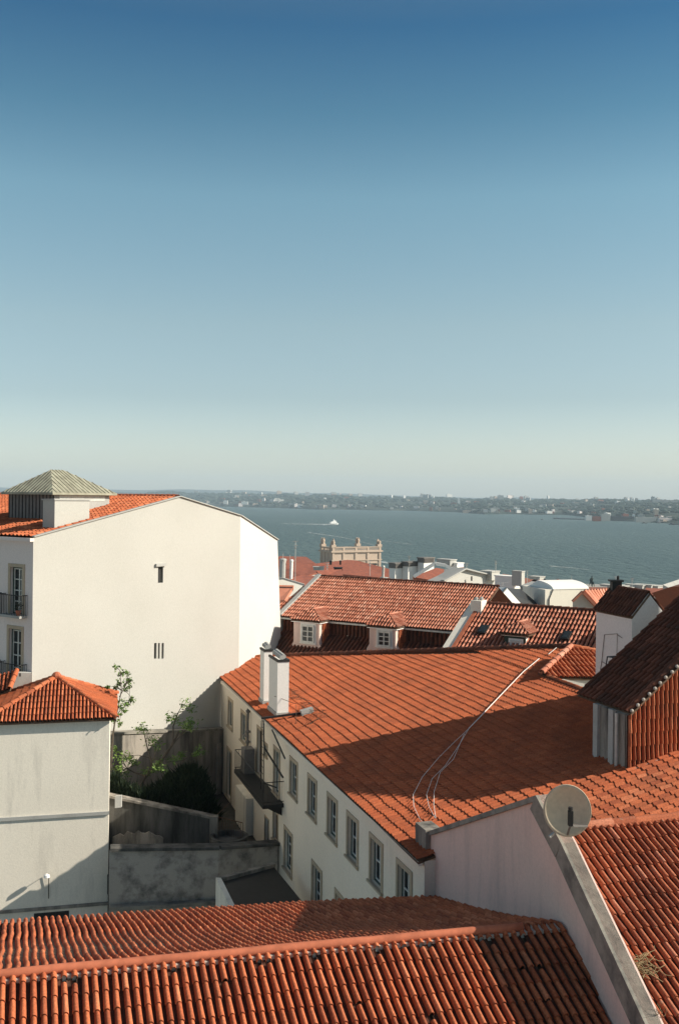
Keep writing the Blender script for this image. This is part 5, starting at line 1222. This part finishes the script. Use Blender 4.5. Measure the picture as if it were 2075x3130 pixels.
tree('young leafy tree with a forked leaning trunk growing from the dark hedge', tb,
     [([(430, 2450, 0), (434, 2400, 0), (447, 2372, 0), (490, 2330, 0), (525, 2280, 0), (548, 2235, 0)], .09, .045), ([(525, 2280, 0), (560, 2240, 0), (585, 2215, 0)], .035, .02), ([(530, 2270, 0), (530, 2220, 0), (545, 2180, 0), (555, 2160, 0)], .04, .015),
      ([(447, 2372, 0), (420, 2365, 0), (390, 2350, 0), (360, 2355, 0)], .05, .02), ([(505, 2330, 0), (560, 2325, 0), (590, 2305, 0), (612, 2290, 0)], .03, .012), ([(470, 2350, 0), (455, 2300, 0), (445, 2260, 0), (440, 2235, 0)], .035, .015), ([(455, 2360, 0), (470, 2320, 0), (480, 2290, 0)], .03, .012)],
     [(556, 2158, 22), (575, 2165, 18), (540, 2190, 20), (525, 2200, 14), (570, 2210, 24), (592, 2215, 20), (560, 2222, 16), (445, 2235, 22), (460, 2262, 24), (480, 2280, 18), (430, 2230, 14), (380, 2310, 22), (365, 2330, 26), (400, 2325, 20), (420, 2340, 22), (350, 2350, 22), (385, 2362, 20), (500, 2335, 20), (520, 2325, 20), (480, 2350, 18), (557, 2305, 14), (607, 2295, 18), (598, 2302, 12), (450, 2370, 16), (495, 2352, 14), (350, 2295, 14)], 46.5, 5)
tree('slender sunlit tree with airy light green leaves rising beside the hipped tower house roof', pix(345, 2330, 45.6),
     [([(340, 2360, 0), (346, 2250, 0), (352, 2205, 0), (362, 2165, 0), (372, 2110, 0), (368, 2060, 0)], .05, .012), ([(354, 2190, 0), (375, 2165, 0), (395, 2150, 0)], .02, .01), ([(366, 2130, 0), (385, 2095, 0), (398, 2070, 0)], .02, .008)],
     [(366, 2048, 14), (372, 2062, 12), (395, 2062, 14), (388, 2082, 14), (368, 2088, 12), (400, 2082, 12), (385, 2105, 12), (398, 2100, 8), (405, 2135, 10), (385, 2150, 15), (398, 2152, 12), (370, 2160, 12), (355, 2150, 9), (362, 2180, 10), (380, 2172, 8), (352, 2105, 8), (352, 2205, 10), (365, 2215, 8), (330, 2100, 6)], 45.6, 8, nl=12, ls=.08)
def hedge(label, blobs, Y0, seed, n=900):
    rr = random.Random(seed); b0 = pix(blobs[0][0], blobs[0][1]+60, Y0); t = thing('dark_shrub', label, 'shrub', b0, None); mb = MB(); st_ = MB()
    for (u, v, ru, rv) in blobs:
        c = pix(u, v, Y0); a, bb = ru*Y0/F, rv*Y0/F
        st_.tube([c-UP*bb*1.1, c+UP*bb*.5], .06, 5, .03)
        for k in range(n):
            d = V((rr.gauss(0, 1), rr.gauss(0, 1), rr.gauss(0, 1))).normalized(); d *= (rr.random()**.3)*(.92+.45*NZ.noise(V((d.x*2.6+u*.1, d.y*2.6, d.z*2.6+v*.1)))); p = c+V((d.x*a, d.y*a*.8, d.z*bb))
            up = (d*.5+UP*.8+V((rr.uniform(-.4, .4), rr.uniform(-.4, .4), 0))).normalized(); sd_ = up.cross(V((rr.uniform(-1, 1), rr.uniform(-1, 1), .2))).normalized(); L = rr.uniform(.14, .36)*(1.9 if rr.random() < .06 else 1)
            mb.poly(p-sd_*.055, p+sd_*.055, p+up*L)
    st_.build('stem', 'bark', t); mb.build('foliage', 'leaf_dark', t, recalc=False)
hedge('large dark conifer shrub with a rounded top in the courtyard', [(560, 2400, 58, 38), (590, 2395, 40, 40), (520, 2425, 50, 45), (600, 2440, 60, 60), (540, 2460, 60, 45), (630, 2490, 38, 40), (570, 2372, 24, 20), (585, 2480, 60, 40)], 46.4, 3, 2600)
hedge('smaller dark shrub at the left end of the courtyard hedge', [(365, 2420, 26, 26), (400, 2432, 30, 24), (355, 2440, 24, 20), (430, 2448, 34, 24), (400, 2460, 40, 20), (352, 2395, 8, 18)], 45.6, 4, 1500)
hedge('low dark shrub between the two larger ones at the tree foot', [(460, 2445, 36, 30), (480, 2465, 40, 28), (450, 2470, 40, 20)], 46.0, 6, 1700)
# =================================================================== HAZE
m = bpy.data.materials.new('haze'); m.use_nodes = True; t = m.node_tree; t.nodes.clear()
vp = t.nodes.new('ShaderNodeVolumePrincipled'); vp.inputs['Color'].default_value = (.68, .86, 1.0, 1); vp.inputs['Density'].default_value = 7.5e-5; vp.inputs['Anisotropy'].default_value = .0
ou = t.nodes.new('ShaderNodeOutputMaterial'); lk(t, vp.outputs[0], ou.inputs['Volume']); M['haze'] = m
mb = MB(); mb.box(V((-13000, -80, -6)), V((26000, 0, 0)), V((0, 17500, 0)), UP*420); solo(mb, 'haze', 'haze', 'thin blue haze over the river', 'haze', kind='stuff')
# =================================================================== LIGHT, SKY, CAMERA
SUN_EL, SUN_AZ = math.radians(31), math.radians(94)       # azimuth from +Y towards +X
sv = V((math.cos(SUN_EL)*math.sin(SUN_AZ), math.cos(SUN_EL)*math.cos(SUN_AZ), math.sin(SUN_EL)))
ld = bpy.data.lights.new('sun', 'SUN'); ld.energy = 4.0; ld.angle = math.radians(.53); ld.color = (1, .91, .77)
lo_ = bpy.data.objects.new('sun', ld); COL.objects.link(lo_); lo_.rotation_euler = sv.to_track_quat('Z', 'Y').to_euler()
wd_ = bpy.data.worlds.new('World'); S.world = wd_; wd_.use_nodes = True; t = wd_.node_tree
sk = t.nodes.new('ShaderNodeTexSky'); sk.sky_type = 'NISHITA'; sk.sun_disc = False; sk.sun_elevation = SUN_EL; sk.sun_rotation = SUN_AZ
sk.altitude = 0; sk.air_density = 1.0; sk.dust_density = 1.0; sk.ozone_density = 1.6
tc = t.nodes.new('ShaderNodeTexCoord'); sx = t.nodes.new('ShaderNodeSeparateXYZ'); lk(t, tc.outputs['Generated'], sx.inputs[0])
tint = ramp(t, sx.outputs['Z'], [(0, (.74, .71, .70)), (.04, (.63, .61, .61)), (.10, (.47, .475, .455)), (.17, (.50, .505, .435)), (.29, (.40, .515, .45)), (.36, (.20, .37, .37)), (.43, (.075, .25, .32)), (.6, (.45, .40, .33)), (1, (.45, .38, .30))])
bg = t.nodes['Background']; lk(t, mix(t, 1.0, sk.outputs[0], tint, 'MULTIPLY'), bg.inputs[0]); bg.inputs[1].default_value = .15
cd = bpy.data.cameras.new('camera'); cam = bpy.data.objects.new('camera', cd); COL.objects.link(cam); S.camera = cam
cd.sensor_fit = 'VERTICAL'; cd.sensor_height = 36; cd.sensor_width = 24; cd.lens = 35.0; cd.shift_y = -40/3130.0; cd.shift_x = 0
cd.clip_start = .5; cd.clip_end = 60000
cam.matrix_world = Matrix(((CR, -SR, 0, 0), (0, 0, -1, 0), (SR, CR, 0, H), (0, 0, 0, 1)))
S.view_settings.view_transform = 'Standard'; S.view_settings.look = 'None'; S.view_settings.exposure = 0.87; S.view_settings.gamma = 1
S.render.engine = 'CYCLES'; S.cycles.volume_bounces = 0; S.cycles.max_bounces = 6
